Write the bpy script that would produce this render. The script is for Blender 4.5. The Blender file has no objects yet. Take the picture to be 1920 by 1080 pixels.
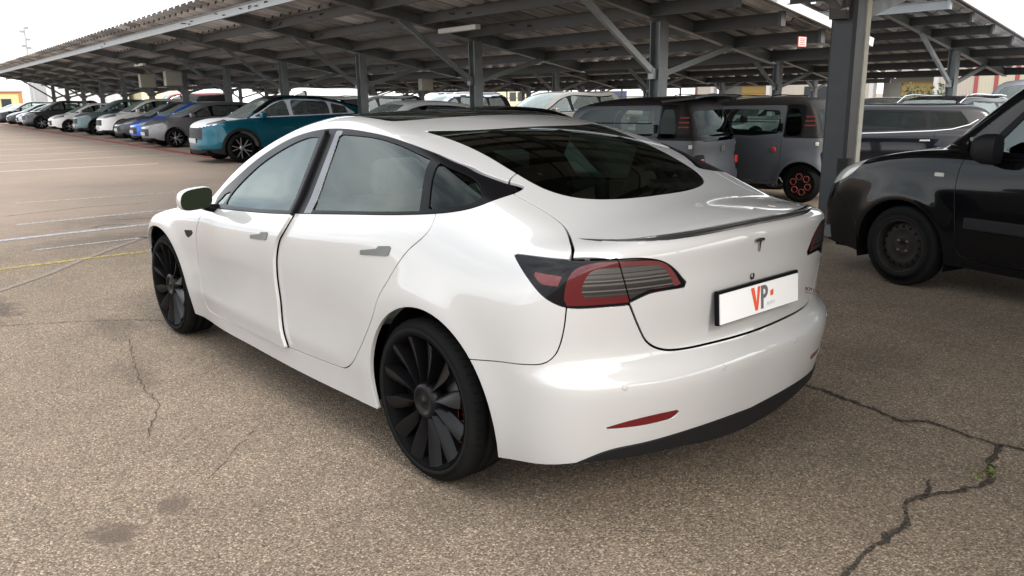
import bpy, math, random
import numpy as np
from mathutils import Vector, Matrix

# ------------------------------------------------------------------ camera, sky, sun, exposure
SC = bpy.context.scene
COL = SC.collection
CAM_POS = (-2.5272, 2.6083, 1.5068)
CAM_YAW, CAM_PITCH, CAM_ROLL, CAM_F = -0.7151, 0.2315, -0.014, 1524.77
def make_camera():
    cy, sy, cp, sp = math.cos(CAM_YAW), math.sin(CAM_YAW), math.cos(CAM_PITCH), math.sin(CAM_PITCH)
    f = Vector((cy*cp, sy*cp, -sp)); r = f.cross(Vector((0, 0, 1))).normalized(); u = r.cross(f)
    c, s = math.cos(CAM_ROLL), math.sin(CAM_ROLL)
    R, U = c*r + s*u, -s*r + c*u
    cam = bpy.data.cameras.new('camera'); o = bpy.data.objects.new('camera', cam); COL.objects.link(o)
    M = Matrix((R, U, -f)).transposed().to_4x4(); M.translation = CAM_POS
    o.matrix_world = M
    cam.sensor_width = 36; cam.lens = CAM_F/1920*36; cam.clip_end = 2000; cam.clip_start = .05
    SC.camera = o
make_camera()
SC.render.resolution_x, SC.render.resolution_y = 1024, 576
SC.view_settings.view_transform = 'Standard'; SC.view_settings.look = 'None'
SC.view_settings.exposure = 1.25; SC.view_settings.gamma = 1
SUN_EL, SUN_AZ = math.radians(36), math.radians(178)     # direction towards the sun, in the ground plane from +X
def make_world():
    w = bpy.data.worlds.new('World'); SC.world = w; w.use_nodes = True
    nt = w.node_tree; nt.nodes.clear(); N = nt.nodes.new; L = nt.links.new
    out = N('ShaderNodeOutputWorld'); bg = N('ShaderNodeBackground')
    sky = N('ShaderNodeTexSky'); sky.sky_type = 'NISHITA'; sky.sun_disc = False
    sky.sun_elevation = SUN_EL; sky.sun_rotation = math.radians(90) - SUN_AZ
    sky.air_density = 1.2; sky.dust_density = 4; sky.ozone_density = 1
    tc = N('ShaderNodeTexCoord'); sep = N('ShaderNodeSeparateXYZ'); L(tc.outputs['Generated'], sep.inputs[0])
    mp = N('ShaderNodeMapping'); mp.inputs['Scale'].default_value = (1, 1, 2.4); L(tc.outputs['Generated'], mp.inputs[0])
    n1 = N('ShaderNodeTexNoise'); n1.inputs['Scale'].default_value = 2.2; n1.inputs['Detail'].default_value = 7; n1.inputs['Roughness'].default_value = .55
    L(mp.outputs[0], n1.inputs[0])
    cr = N('ShaderNodeValToRGB'); e = cr.color_ramp.elements
    e[0].position = .34; e[0].color = (4.6, 5.1, 5.7, 1); e[1].position = .66; e[1].color = (13.5, 13.4, 13.2, 1)
    L(n1.outputs[0], cr.inputs[0])
    # a full cloud layer with a little of the clear sky left in it
    mx = N('ShaderNodeMix'); mx.data_type = 'RGBA'; mx.inputs[0].default_value = .82
    L(sky.outputs[0], mx.inputs[6]); L(cr.outputs[0], mx.inputs[7])
    L(mx.outputs[2], bg.inputs[0]); bg.inputs[1].default_value = .11; L(bg.outputs[0], out.inputs[0])
make_world()
def make_sun():
    l = bpy.data.lights.new('sun', 'SUN'); l.energy = 1.3; l.angle = math.radians(18); l.color = (1, .955, .89)
    o = bpy.data.objects.new('sun', l); COL.objects.link(o)
    d = Vector((math.cos(SUN_EL)*math.cos(SUN_AZ), math.cos(SUN_EL)*math.sin(SUN_AZ), math.sin(SUN_EL)))
    o.rotation_euler = d.to_track_quat('Z', 'Y').to_euler()
make_sun()
random.seed(4)

# ------------------------------------------------------------------ tagging, materials, small mesh helpers
def tag(o, label=None, cat=None, group=None, kind=None):
    if label: o['label'] = label
    if cat: o['category'] = cat
    if group: o['group'] = group
    if kind: o['kind'] = kind
    return o
def empty(name, loc=(0, 0, 0), rz=0):
    o = bpy.data.objects.new(name, None); o.location = loc; o.rotation_euler = (0, 0, rz); o.empty_display_size = .2
    COL.objects.link(o); return o
MATS = {}
def mat(name, col, rough=.5, metal=0, coat=0, spec=.5, emit=None, noise=None, bump=None, ior=None):
    """Principled material; noise=(scale, amount) mottles colour and roughness, bump=(scale, strength, distance)."""
    if name in MATS: return MATS[name]
    m = bpy.data.materials.new(name); m.use_nodes = True; nt = m.node_tree; b = nt.nodes['Principled BSDF']
    N = nt.nodes.new; L = nt.links.new
    b.inputs['Base Color'].default_value = (*col, 1); b.inputs['Roughness'].default_value = rough
    b.inputs['Metallic'].default_value = metal; b.inputs['Coat Weight'].default_value = coat
    b.inputs['Coat Roughness'].default_value = .03; b.inputs['Specular IOR Level'].default_value = spec if not coat else .12
    if ior: b.inputs['IOR'].default_value = ior
    if emit: b.inputs['Emission Color'].default_value = (*emit[:3], 1); b.inputs['Emission Strength'].default_value = emit[3]
    if noise or bump: tc = N('ShaderNodeTexCoord')
    if noise:
        n = N('ShaderNodeTexNoise'); n.inputs['Scale'].default_value = noise[0]; n.inputs['Detail'].default_value = 6; L(tc.outputs['Object'], n.inputs[0])
        r = N('ShaderNodeMapRange'); r.inputs[1].default_value = .3; r.inputs[2].default_value = .7; r.inputs[3].default_value = 1-noise[1]; r.inputs[4].default_value = 1+noise[1]
        L(n.outputs[0], r.inputs[0])
        v = N('ShaderNodeVectorMath'); v.operation = 'SCALE'; v.inputs[0].default_value = col; L(r.outputs[0], v.inputs['Scale']); L(v.outputs[0], b.inputs['Base Color'])
        r2 = N('ShaderNodeMapRange'); r2.inputs[1].default_value = .3; r2.inputs[2].default_value = .7; r2.inputs[3].default_value = rough*(1-noise[1]*.6); r2.inputs[4].default_value = min(1, rough*(1+noise[1]*.6))
        L(n.outputs[0], r2.inputs[0]); L(r2.outputs[0], b.inputs['Roughness'])
    if bump:
        n = N('ShaderNodeTexNoise'); n.inputs['Scale'].default_value = bump[0]; n.inputs['Detail'].default_value = 4; L(tc.outputs['Object'], n.inputs[0])
        bp = N('ShaderNodeBump'); bp.inputs['Strength'].default_value = bump[1]; bp.inputs['Distance'].default_value = bump[2]
        L(n.outputs[0], bp.inputs['Height']); L(bp.outputs[0], b.inputs['Normal'])
    MATS[name] = m; return m
def glass_mat(name, tint, rough=.0, refl=1.0, ior=1.85, sky_sheen=0):
    """thin automotive glass: tinted see-through plus the mirror reflection of the pane"""
    if name in MATS: return MATS[name]
    m = bpy.data.materials.new(name); m.use_nodes = True; nt = m.node_tree; nt.nodes.clear(); N = nt.nodes.new; L = nt.links.new
    out = N('ShaderNodeOutputMaterial'); tr = N('ShaderNodeBsdfTransparent'); tr.inputs[0].default_value = (*tint, 1)
    gl = N('ShaderNodeBsdfGlossy'); gl.inputs['Roughness'].default_value = rough; gl.inputs[0].default_value = (refl*.90, refl, refl*.97, 1)
    fr = N('ShaderNodeFresnel'); fr.inputs[0].default_value = ior; mx = N('ShaderNodeMixShader')
    L(fr.outputs[0], mx.inputs[0]); L(tr.outputs[0], mx.inputs[1]); L(gl.outputs[0], mx.inputs[2]); L(mx.outputs[0], out.inputs[0])
    if sky_sheen:  # pale diffuse layer standing in for sky reflected in the panes
        df = N('ShaderNodeBsdfDiffuse'); df.inputs[0].default_value = (.50, .57, .55, 1); m2 = N('ShaderNodeMixShader'); m2.inputs[0].default_value = sky_sheen; L(mx.outputs[0], m2.inputs[1]); L(df.outputs[0], m2.inputs[2]); L(m2.outputs[0], out.inputs[0])
    MATS[name] = m; return m
def link_mesh(name, verts, faces, material, parent=None, smooth=False, normals=None, mats=None, fmat=None):
    me = bpy.data.meshes.new(name); me.from_pydata([tuple(v) for v in verts], [], [tuple(int(i) for i in f) for f in faces]); me.update()
    if material is not None: me.materials.append(material)
    for m in (mats or []): me.materials.append(m)
    if fmat is not None: me.polygons.foreach_set('material_index', fmat)
    if smooth: me.polygons.foreach_set('use_smooth', [True]*len(me.polygons))
    if normals is not None: me.normals_split_custom_set_from_vertices([tuple(n) for n in normals])
    o = bpy.data.objects.new(name, me); COL.objects.link(o)
    if parent is not None: o.parent = parent
    return o
class MB:
    """collects boxes, tubes, lathes and plates into one mesh"""
    def __init__(s): s.v = []; s.f = []; s.sm = []
    def add(s, vs, fs, smooth=False):
        n = len(s.v); s.v += [tuple(v) for v in vs]; s.f += [tuple(i+n for i in f) for f in fs]; s.sm += [smooth]*len(fs)
    def box(s, c, size, rot=None):
        x, y, z = [k/2 for k in size]
        vs = [Vector((a*x, b*y, d*z)) for d in (-1, 1) for b in (-1, 1) for a in (-1, 1)]
        if rot is not None: vs = [rot @ v for v in vs]
        s.add([(v.x+c[0], v.y+c[1], v.z+c[2]) for v in vs], [(0, 2, 3, 1), (4, 5, 7, 6), (0, 1, 5, 4), (2, 6, 7, 3), (0, 4, 6, 2), (1, 3, 7, 5)])
    def beam(s, a, b, w, h, up=(0, 0, 1)):
        a, b = Vector(a), Vector(b); d = (b-a); L = d.length; d.normalize(); r = d.cross(Vector(up)).normalized(); u = r.cross(d)
        s.box((a+b)/2, (w, L, h), Matrix((r, d, u)).transposed())
    def prof(s, a, b, pts, up=(0, 0, 1), cap=True):
        """extrude a closed 2D profile (right, up) from a to b"""
        a, b = Vector(a), Vector(b); d = (b-a).normalized(); r = d.cross(Vector(up)).normalized(); u = r.cross(d); n = len(pts)
        vs = [a+r*p[0]+u*p[1] for p in pts]+[b+r*p[0]+u*p[1] for p in pts]
        fs = [(i, (i+1) % n, (i+1) % n+n, i+n) for i in range(n)]
        if cap: fs += [tuple(range(n))[::-1], tuple(range(n, 2*n))]
        s.add(vs, fs)
    def isec(s, a, b, w, h, t=.012, up=(0, 0, 1)):
        x, y = w/2, h/2; k = t/2
        s.prof(a, b, [(-x, -y), (x, -y), (x, -y+t), (k, -y+t), (k, y-t), (x, y-t), (x, y), (-x, y), (-x, y-t), (-k, y-t), (-k, -y+t), (-x, -y+t)], up, cap=False)
    def tube(s, pts, r, n=10, smooth=True, cap=True):
        pts = [Vector(p) for p in pts]; rs = r if isinstance(r, (list, tuple)) else [r]*len(pts); vs = []; pu = None
        for i, p in enumerate(pts):
            d = (pts[min(i+1, len(pts)-1)]-pts[max(i-1, 0)]).normalized()
            a = pu if pu is not None else (Vector((0, 0, 1)) if abs(d.z) < .9 else Vector((1, 0, 0)))
            r_ = d.cross(a).normalized(); u = r_.cross(d); pu = u
            for k in range(n):
                t = 2*math.pi*k/n; vs.append(p+(r_*math.cos(t)+u*math.sin(t))*rs[i])
        fs = [(i*n+k, i*n+(k+1) % n, (i+1)*n+(k+1) % n, (i+1)*n+k) for i in range(len(pts)-1) for k in range(n)]
        s.add(vs, fs, smooth)
        if cap: s.add(vs[:n], [tuple(range(n))]); s.add(vs[-n:], [tuple(range(n))[::-1]])
    def lathe(s, prof, n=48, axis='y', c=(0, 0, 0), smooth=True):
        vs = []
        for a, r in prof:
            for k in range(n):
                t = 2*math.pi*k/n; q = (r*math.cos(t), a, r*math.sin(t)) if axis == 'y' else (r*math.cos(t), r*math.sin(t), a)
                vs.append((q[0]+c[0], q[1]+c[1], q[2]+c[2]))
        s.add(vs, [(i*n+k, i*n+(k+1) % n, (i+1)*n+(k+1) % n, (i+1)*n+k) for i in range(len(prof)-1) for k in range(n)], smooth)
    def build(s, name, m, parent=None, bevel=0, loc=None):
        o = link_mesh(name, s.v, s.f, m, parent); o.data.polygons.foreach_set('use_smooth', s.sm)
        if bevel:
            b = o.modifiers.new('bevel', 'BEVEL'); b.width = bevel; b.segments = 2; b.limit_method = 'ANGLE'
        if loc is not None: o.location = loc
        return o
# ------------------------------------------------------------------ lot coordinates: s along the parking rows, l across them (origin under the camera)
TH = math.radians(-3.64)
E1 = Vector((math.cos(TH), math.sin(TH), 0)); E2 = Vector((math.sin(TH), -math.cos(TH), 0)); O0 = Vector((CAM_POS[0], CAM_POS[1], 0))
def gz(s, l):
    """the lot falls gently towards the drain under the right-hand bays"""
    k = min(1, max(0, (16-s)/6)); return -.026*min(max(l-6.9, 0), 8)*k*k*(3-2*k)
def lot(s, l, z=0): v = O0+E1*s+E2*l; return Vector((v.x, v.y, z))
def ground_material():
    m = bpy.data.materials.new('worn_asphalt'); m.use_nodes = True; nt = m.node_tree; b = nt.nodes['Principled BSDF']; N = nt.nodes.new; L = nt.links.new
    tc = N('ShaderNodeTexCoord'); P = tc.outputs['Object']
    def noise(scale, det=2, rough=.5, src=P, dist=0):
        n = N('ShaderNodeTexNoise'); n.inputs['Scale'].default_value = scale; n.inputs['Detail'].default_value = det; n.inputs['Roughness'].default_value = rough; n.inputs['Distortion'].default_value = dist; L(src, n.inputs[0]); return n
    def ramp(src, pts):
        r = N('ShaderNodeValToRGB'); e = r.color_ramp.elements
        while len(e) < len(pts): e.new(.5)
        for k, (p, c) in zip(e, pts): k.position = p; k.color = (*c, 1) if len(c) == 3 else c
        L(src, r.inputs[0]); return r.outputs[0]
    def mix(f, a, c, mode='MIX'):
        x = N('ShaderNodeMix'); x.data_type = 'RGBA'; x.blend_type = mode
        if isinstance(f, float): x.inputs[0].default_value = f
        else: L(f, x.inputs[0])
        L(a, x.inputs[6]) if not isinstance(a, tuple) else setattr(x.inputs[6], 'default_value', (*a, 1))
        L(c, x.inputs[7]) if not isinstance(c, tuple) else setattr(x.inputs[7], 'default_value', (*c, 1))
        return x.outputs[2]
    vo = N('ShaderNodeTexVoronoi'); vo.inputs['Scale'].default_value = 145; L(P, vo.inputs[0])          # stone chippings
    v2 = N('ShaderNodeTexVoronoi'); v2.inputs['Scale'].default_value = 240; L(P, v2.inputs[0])
    sep = N('ShaderNodeSeparateColor'); L(vo.outputs['Color'], sep.inputs[0])
    stones = ramp(sep.outputs[0], [(0, (.055, .045, .036)), (.3, (.118, .098, .078)), (.55, (.185, .156, .126)), (.8, (.27, .228, .184)), (.93, (.39, .335, .275)), (1, (.58, .51, .42))])
    sep2 = N('ShaderNodeSeparateColor'); L(v2.outputs['Color'], sep2.inputs[0])
    fine = ramp(sep2.outputs[1], [(0, (.075, .062, .05)), (.5, (.175, .148, .12)), (1, (.34, .29, .24))])
    col = mix(.42, stones, fine)
    edge = ramp(vo.outputs['Distance'], [(.0, (1, 1, 1)), (.62, (1, 1, 1)), (.95, (.40, .38, .36))]); col = mix(.8, col, edge, 'MULTIPLY')
    big = noise(.35, 5, .6); col = mix(1., col, ramp(big.outputs[0], [(.3, (.80, .79, .78)), (.7, (1.14, 1.13, 1.12))]), 'MULTIPLY')
    mid = noise(2.3, 6, .65); col = mix(.8, col, ramp(mid.outputs[0], [(.3, (.84, .84, .84)), (.7, (1.1, 1.1, 1.1))]), 'MULTIPLY')
    # the far half of the lot is an older, paler, smoother surface; the joint follows the seam in the tarmac
    mp = N('ShaderNodeMapping'); mp.vector_type = 'POINT'; mp.inputs['Location'].default_value = (-CAM_POS[0], -CAM_POS[1], 0)
    L(P, mp.inputs[0]); rot = N('ShaderNodeVectorRotate'); rot.rotation_type = 'Z_AXIS'; rot.inputs['Angle'].default_value = -TH; L(mp.outputs[0], rot.inputs['Vector'])
    sx = N('ShaderNodeSeparateXYZ'); L(rot.outputs[0], sx.inputs[0])
    wob = N('ShaderNodeMath'); wob.operation = 'MULTIPLY_ADD'; L(mid.outputs[0], wob.inputs[0]); wob.inputs[1].default_value = 1.3; L(sx.outputs[0], wob.inputs[2])
    far = N('ShaderNodeMapRange'); far.interpolation_type = 'SMOOTHSTEP'; far.inputs[1].default_value = 9.2; far.inputs[2].default_value = 14; L(wob.outputs[0], far.inputs[0])
    old = mix(.45, mix(.6, (.255, .215, .188), col), ramp(noise(.8, 6, .7).outputs[0], [(.3, (.215, .178, .155)), (.7, (.285, .24, .21))]))
    col = mix(far.outputs[0], col, old)
    # oil stains, damp patches
    def blot(x, y, rx, ry, k, c=(.05, .042, .036)):
        nonlocal col
        mm = N('ShaderNodeMapping'); mm.vector_type = 'POINT'; mm.inputs['Location'].default_value = (-x/rx, -y/ry, 0); mm.inputs['Scale'].default_value = (1/rx, 1/ry, 0); L(P, mm.inputs[0])
        ln = N('ShaderNodeVectorMath'); ln.operation = 'LENGTH'; L(mm.outputs[0], ln.inputs[0])
        ad = N('ShaderNodeMath'); ad.operation = 'MULTIPLY_ADD'; nn = noise(7, 6, .7); L(nn.outputs[0], ad.inputs[0]); ad.inputs[1].default_value = 1.5; L(ln.outputs['Value'], ad.inputs[2])
        mr = N('ShaderNodeMapRange'); mr.interpolation_type = 'SMOOTHSTEP'; mr.inputs[1].default_value = 1.45; mr.inputs[2].default_value = .95; mr.inputs[3].default_value = 0; mr.inputs[4].default_value = k; L(ad.outputs[0], mr.inputs[0])
        col = mix(mr.outputs[0], col, c)
    blot(.47, 1.74, .17, .13, .75, (.085, .07, .058)); blot(.39, 1.97, .20, .15, .85, (.085, .068, .056)); blot(4.5, 1.75, .9, .45, .75); blot(3.3, 1.15, .8, .3, .4); blot(8.9, -.3, 1.0, 1.3, .45, (.10, .088, .08)); blot(7.3, .2, .8, 1.6, .5, (.085, .075, .07))
    blot(-.2, .9, .5, .5, .22); blot(2.2, 1.35, .6, .2, .35); blot(-.5, -1.9, .8, .5, .2)
    col = mix(1., col, (1.17, 1.085, .985), 'MULTIPLY'); L(col, b.inputs['Base Color']); b.inputs['Roughness'].default_value = .88; b.inputs['Specular IOR Level'].default_value = .35
    bp = N('ShaderNodeBump'); bp.inputs['Strength'].default_value = .8; bp.inputs['Distance'].default_value = .006; bp.invert = True; L(vo.outputs['Distance'], bp.inputs['Height'])
    bp2 = N('ShaderNodeBump'); bp2.inputs['Strength'].default_value = .5; bp2.inputs['Distance'].default_value = .03; L(mid.outputs[0], bp2.inputs['Height']); L(bp.outputs[0], bp2.inputs['Normal']); L(bp2.outputs[0], b.inputs['Normal'])
    return m
def build_ground():
    S = [-400, -120, -40, -15]+list(np.arange(-8, 20.1, 1))+[24, 40, 80, 160, 500]; Ls = [-400, -120, -40, -12, -4, 0]+list(np.arange(2, 18.1, .8))+[22, 40, 80, 160, 500]
    vs = [lot(s, l, gz(s, l)) for s in S for l in Ls]; n = len(Ls)
    o = link_mesh('ground', vs, [(i*n+j, (i+1)*n+j, (i+1)*n+j+1, i*n+j+1)[::-1] for i in range(len(S)-1) for j in range(n-1)], ground_material(), smooth=True)
    tag(o, kind='structure')
build_ground()
def paint_mat(name, col, wear=.5):
    m = bpy.data.materials.new(name); m.use_nodes = True; nt = m.node_tree; b = nt.nodes['Principled BSDF']; N = nt.nodes.new; L = nt.links.new
    tc = N('ShaderNodeTexCoord'); n = N('ShaderNodeTexNoise'); n.inputs['Scale'].default_value = 22; n.inputs['Detail'].default_value = 6; n.inputs['Roughness'].default_value = .75; L(tc.outputs['Object'], n.inputs[0])
    r = N('ShaderNodeMapRange'); r.inputs[1].default_value = wear-.1; r.inputs[2].default_value = wear+.1; r.inputs[3].default_value = 1; r.inputs[4].default_value = .12; L(n.outputs[0], r.inputs[0])
    b.inputs['Base Color'].default_value = (*col, 1); b.inputs['Roughness'].default_value = .8; L(r.outputs[0], b.inputs['Alpha']); return m
PF = paint_mat('faded_line_paint', (.42, .40, .37), .52)
PW, PY, PB, PR, PT = paint_mat('worn_white_paint', (.56, .54, .51), .60), paint_mat('worn_yellow_paint', (.40, .30, .07), .50), paint_mat('bluish_white_paint', (.36, .36, .39), .57), paint_mat('worn_red_paint', (.36, .07, .06), .55), mat('joint_filler', (.19, .162, .13), .9, noise=(20, .25))
def strip(name, pts, w, m, z=.004, jit=0, seed=1, step=.25):
    rnd = random.Random(seed); P = []
    for a, b in zip(pts, pts[1:]):
        a, b = Vector(a), Vector(b); n = max(1, int((b-a).length/step))
        P += [a+(b-a)*k/n for k in range(n)]
    P.append(Vector(pts[-1])); vs = []
    for i, p in enumerate(P):
        d = (P[min(i+1, len(P)-1)]-P[max(i-1, 0)]).normalized(); nn = Vector((-d.y, d.x)); ww = w*(1+jit*rnd.uniform(-1, 1))/2; o = jit*w*rnd.uniform(-.5, .5)
        a = p+nn*(ww+o); c = p-nn*(ww-o); vs += [(a.x, a.y, z), (c.x, c.y, z)]
    o = link_mesh(name, vs, [(2*i, 2*i+1, 2*i+3, 2*i+2)[::-1] for i in range(len(P)-1)], m); tag(o, kind='structure'); return o
def sp(s, l): v = lot(s, l); return (v.x, v.y)
for a, b in (((21.9, 1.2), (21.5, 5.4)), ((25.3, 1.2), (24.8, 7.0)), ((28.6, 1.2), (28.0, 7.0)), ((32.4, 1.2), (31.6, 7.0)), ((36.2, 1.2), (35.5, 7.0)), ((40.2, 1.5), (39.5, 7.0)), ((44.5, 2), (43.8, 7.0)), ((49, 2), (48.2, 7)), ((54, 3), (53, 7)), ((60, 3), (59, 7)),
             ((14.63, 1.5), (14.45, 3.95)), ((11.97, 1.22), (12.13, 3.1))):
    strip('parking_line', [sp(*a), sp(*b)], .11, PW if a[0] > 20 else PF)
strip('parking_line', [sp(10.6, .2), sp(10.75, 1.46), sp(10.98, 4.2)], .13, PB)
strip('parking_line', [sp(8.75, -.2), sp(8.83, 1.35), sp(8.85, 4.2)], .10, PY, z=.0045)
strip('faint_parking_line', [sp(9.73, 1.1), sp(9.9, 3.6)], .06, paint_mat('faded_white_paint', (.42, .40, .38), .52))
strip('tarmac_joint', [sp(6.9, -.4), sp(7.78, .61), sp(8.25, 1.02), sp(8.71, 1.33), sp(9.3, 1.8), sp(9.95, 2.35), sp(10.1, 2.6)], .075, PT, z=.004, jit=.10, step=.12)
strip('red_line', [sp(18, 7.1), sp(30, 7.15), sp(45, 7.2), sp(75, 7.4)], .30, PR)
CR = mat('crack_dark', (.018, .016, .014), .95, noise=(60, .4))
def crack_mat():
    m = paint_mat('ground_crack', (.030, .025, .020), .52); m.node_tree.nodes['Noise Texture'].inputs['Scale'].default_value = 75; return m
CM = crack_mat()
def crack(pts, w, seed):
    rnd = random.Random(seed); P = []
    for a, b in zip(pts, pts[1:]):
        a, b = Vector(a), Vector(b); n = max(2, int((b-a).length/.035)); d = (b-a).normalized(); q = Vector((-d.y, d.x))
        for k in range(n): P.append(tuple(a+(b-a)*k/n+q*(rnd.uniform(-.011, .011) if k else 0)))
    P.append(pts[-1]); strip('ground_crack', P, w, CM, z=.0042, jit=.5, seed=seed, step=.03)
crack([(0.35, -1.3), (-.1, -1.24), (-.46, -1.21), (-.64, -1.19), (-.82, -1.15), (-1.01, -1.09), (-1.12, -1.17), (-1.27, -1.15), (-1.43, -1.13), (-1.53, -1.15), (-1.8, -1.2)], .026, 3)
crack([(-1.43, -1.13), (-1.47, -.91), (-1.54, -.73), (-1.49, -.57), (-1.41, -.43), (-1.40, -.3), (-1.45, -.2), (-1.46, -.08), (-1.45, .09), (-1.46, .22), (-1.47, .3), (-1.52, .6)], .024, 5)
crack([(-1.41, -.43), (-1.37, -.58)], .018, 7); crack([(-1.01, -1.09), (-1.10, -1.06)], .014, 8)
crack([(3.2, .8), (3.44, .99), (3.71, 1.37), (3.92, 1.72), (4.0, 2.2)], .012, 9); crack([(2.95, 1.16), (2.5, 1.27), (2.0, 1.38), (1.6, 1.41), (1.2, 1.6)], .006, 10); crack([(.95, 1.2), (.75, 1.4), (.6, 1.55)], .006, 12)
crack([sp(11.6, 2.2), sp(11.35, 2.9), sp(11.5, 3.6)], .03, 13); crack([sp(11.0, 1.9), sp(11.15, 2.1), sp(11.0, 2.3)], .03, 14); crack([sp(13.0, 1.2), sp(13.3, 2.2), sp(13.2, 3.1)], .022, 15)
def weed():
    b = MB(); rnd = random.Random(2)
    for _ in range(46):
        x, y = -1.505+rnd.gauss(0, .016), -.80+rnd.gauss(0, .045); a = rnd.uniform(0, 6.28); h = rnd.uniform(.006, .020); w = rnd.uniform(.003, .006); dx, dy = math.cos(a), math.sin(a)
        b.add([(x-dy*w, y+dx*w, .003), (x+dy*w, y-dx*w, .003), (x+dx*h*.8+dy*w*.7, y+dy*h*.8-dx*w*.7, .003+h*.7), (x+dx*h*1.5, y+dy*h*1.5, .003+h*.8)], [(0, 1, 2, 3)])
    tag(b.build('weed_tuft', mat('moss_green', (.12, .145, .035), .7)), 'small yellow-green weed growing in the crack in the asphalt', 'weed')
weed()

# ------------------------------------------------------------------ steel solar canopies
GALV = mat('galvanised_steel', (.18, .195, .20), .42, metal=.35, noise=(3, .22))
GALVL = mat('pale_galvanised_steel', (.36, .38, .39), .42, metal=.35, noise=(3, .15))
PURL = mat('dull_steel_purlin', (.085, .087, .088), .55, metal=.2, noise=(2, .2))
def panel_mat(name, base):
    m = bpy.data.materials.new(name); m.use_nodes = True; nt = m.node_tree; b = nt.nodes['Principled BSDF']; N = nt.nodes.new; L = nt.links.new
    tc = N('ShaderNodeTexCoord'); br = N('ShaderNodeTexBrick'); br.offset = 0; br.inputs['Scale'].default_value = 1; br.inputs['Brick Width'].default_value = 1.0; br.inputs['Row Height'].default_value = 1.25; br.inputs['Mortar Size'].default_value = .02
    br.inputs['Color1'].default_value = (*[c*.6 for c in base], 1); br.inputs['Color2'].default_value = (*[c*1.55 for c in base], 1); br.inputs['Mortar'].default_value = (.05, .05, .05, 1); br.inputs['Bias'].default_value = -.15
    uv = N('ShaderNodeUVMap'); L(uv.outputs[0], br.inputs[0])
    n = N('ShaderNodeTexNoise'); n.inputs['Scale'].default_value = 1.7; n.inputs['Detail'].default_value = 5; L(tc.outputs['Object'], n.inputs[0])
    r = N('ShaderNodeMapRange'); r.inputs[1].default_value = .3; r.inputs[2].default_value = .7; r.inputs[3].default_value = .75; r.inputs[4].default_value = 1.2; L(n.outputs[0], r.inputs[0])
    v = N('ShaderNodeVectorMath'); v.operation = 'SCALE'; 
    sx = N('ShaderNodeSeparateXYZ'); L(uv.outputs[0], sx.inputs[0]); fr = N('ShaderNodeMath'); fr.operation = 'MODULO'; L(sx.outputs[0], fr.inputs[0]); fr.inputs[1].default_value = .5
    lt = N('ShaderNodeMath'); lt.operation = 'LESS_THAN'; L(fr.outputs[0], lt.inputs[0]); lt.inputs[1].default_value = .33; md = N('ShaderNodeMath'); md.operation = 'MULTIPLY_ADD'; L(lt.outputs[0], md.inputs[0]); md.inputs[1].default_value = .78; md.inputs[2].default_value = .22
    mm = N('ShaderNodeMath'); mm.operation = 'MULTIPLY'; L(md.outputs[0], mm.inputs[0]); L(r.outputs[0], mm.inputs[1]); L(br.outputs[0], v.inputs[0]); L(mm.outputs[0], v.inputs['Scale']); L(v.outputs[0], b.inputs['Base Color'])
    b.inputs['Roughness'].default_value = .5; return m
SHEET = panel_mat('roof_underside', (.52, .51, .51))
M_WIRE = mat('black_wire', (.01, .01, .01), .7)
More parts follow.
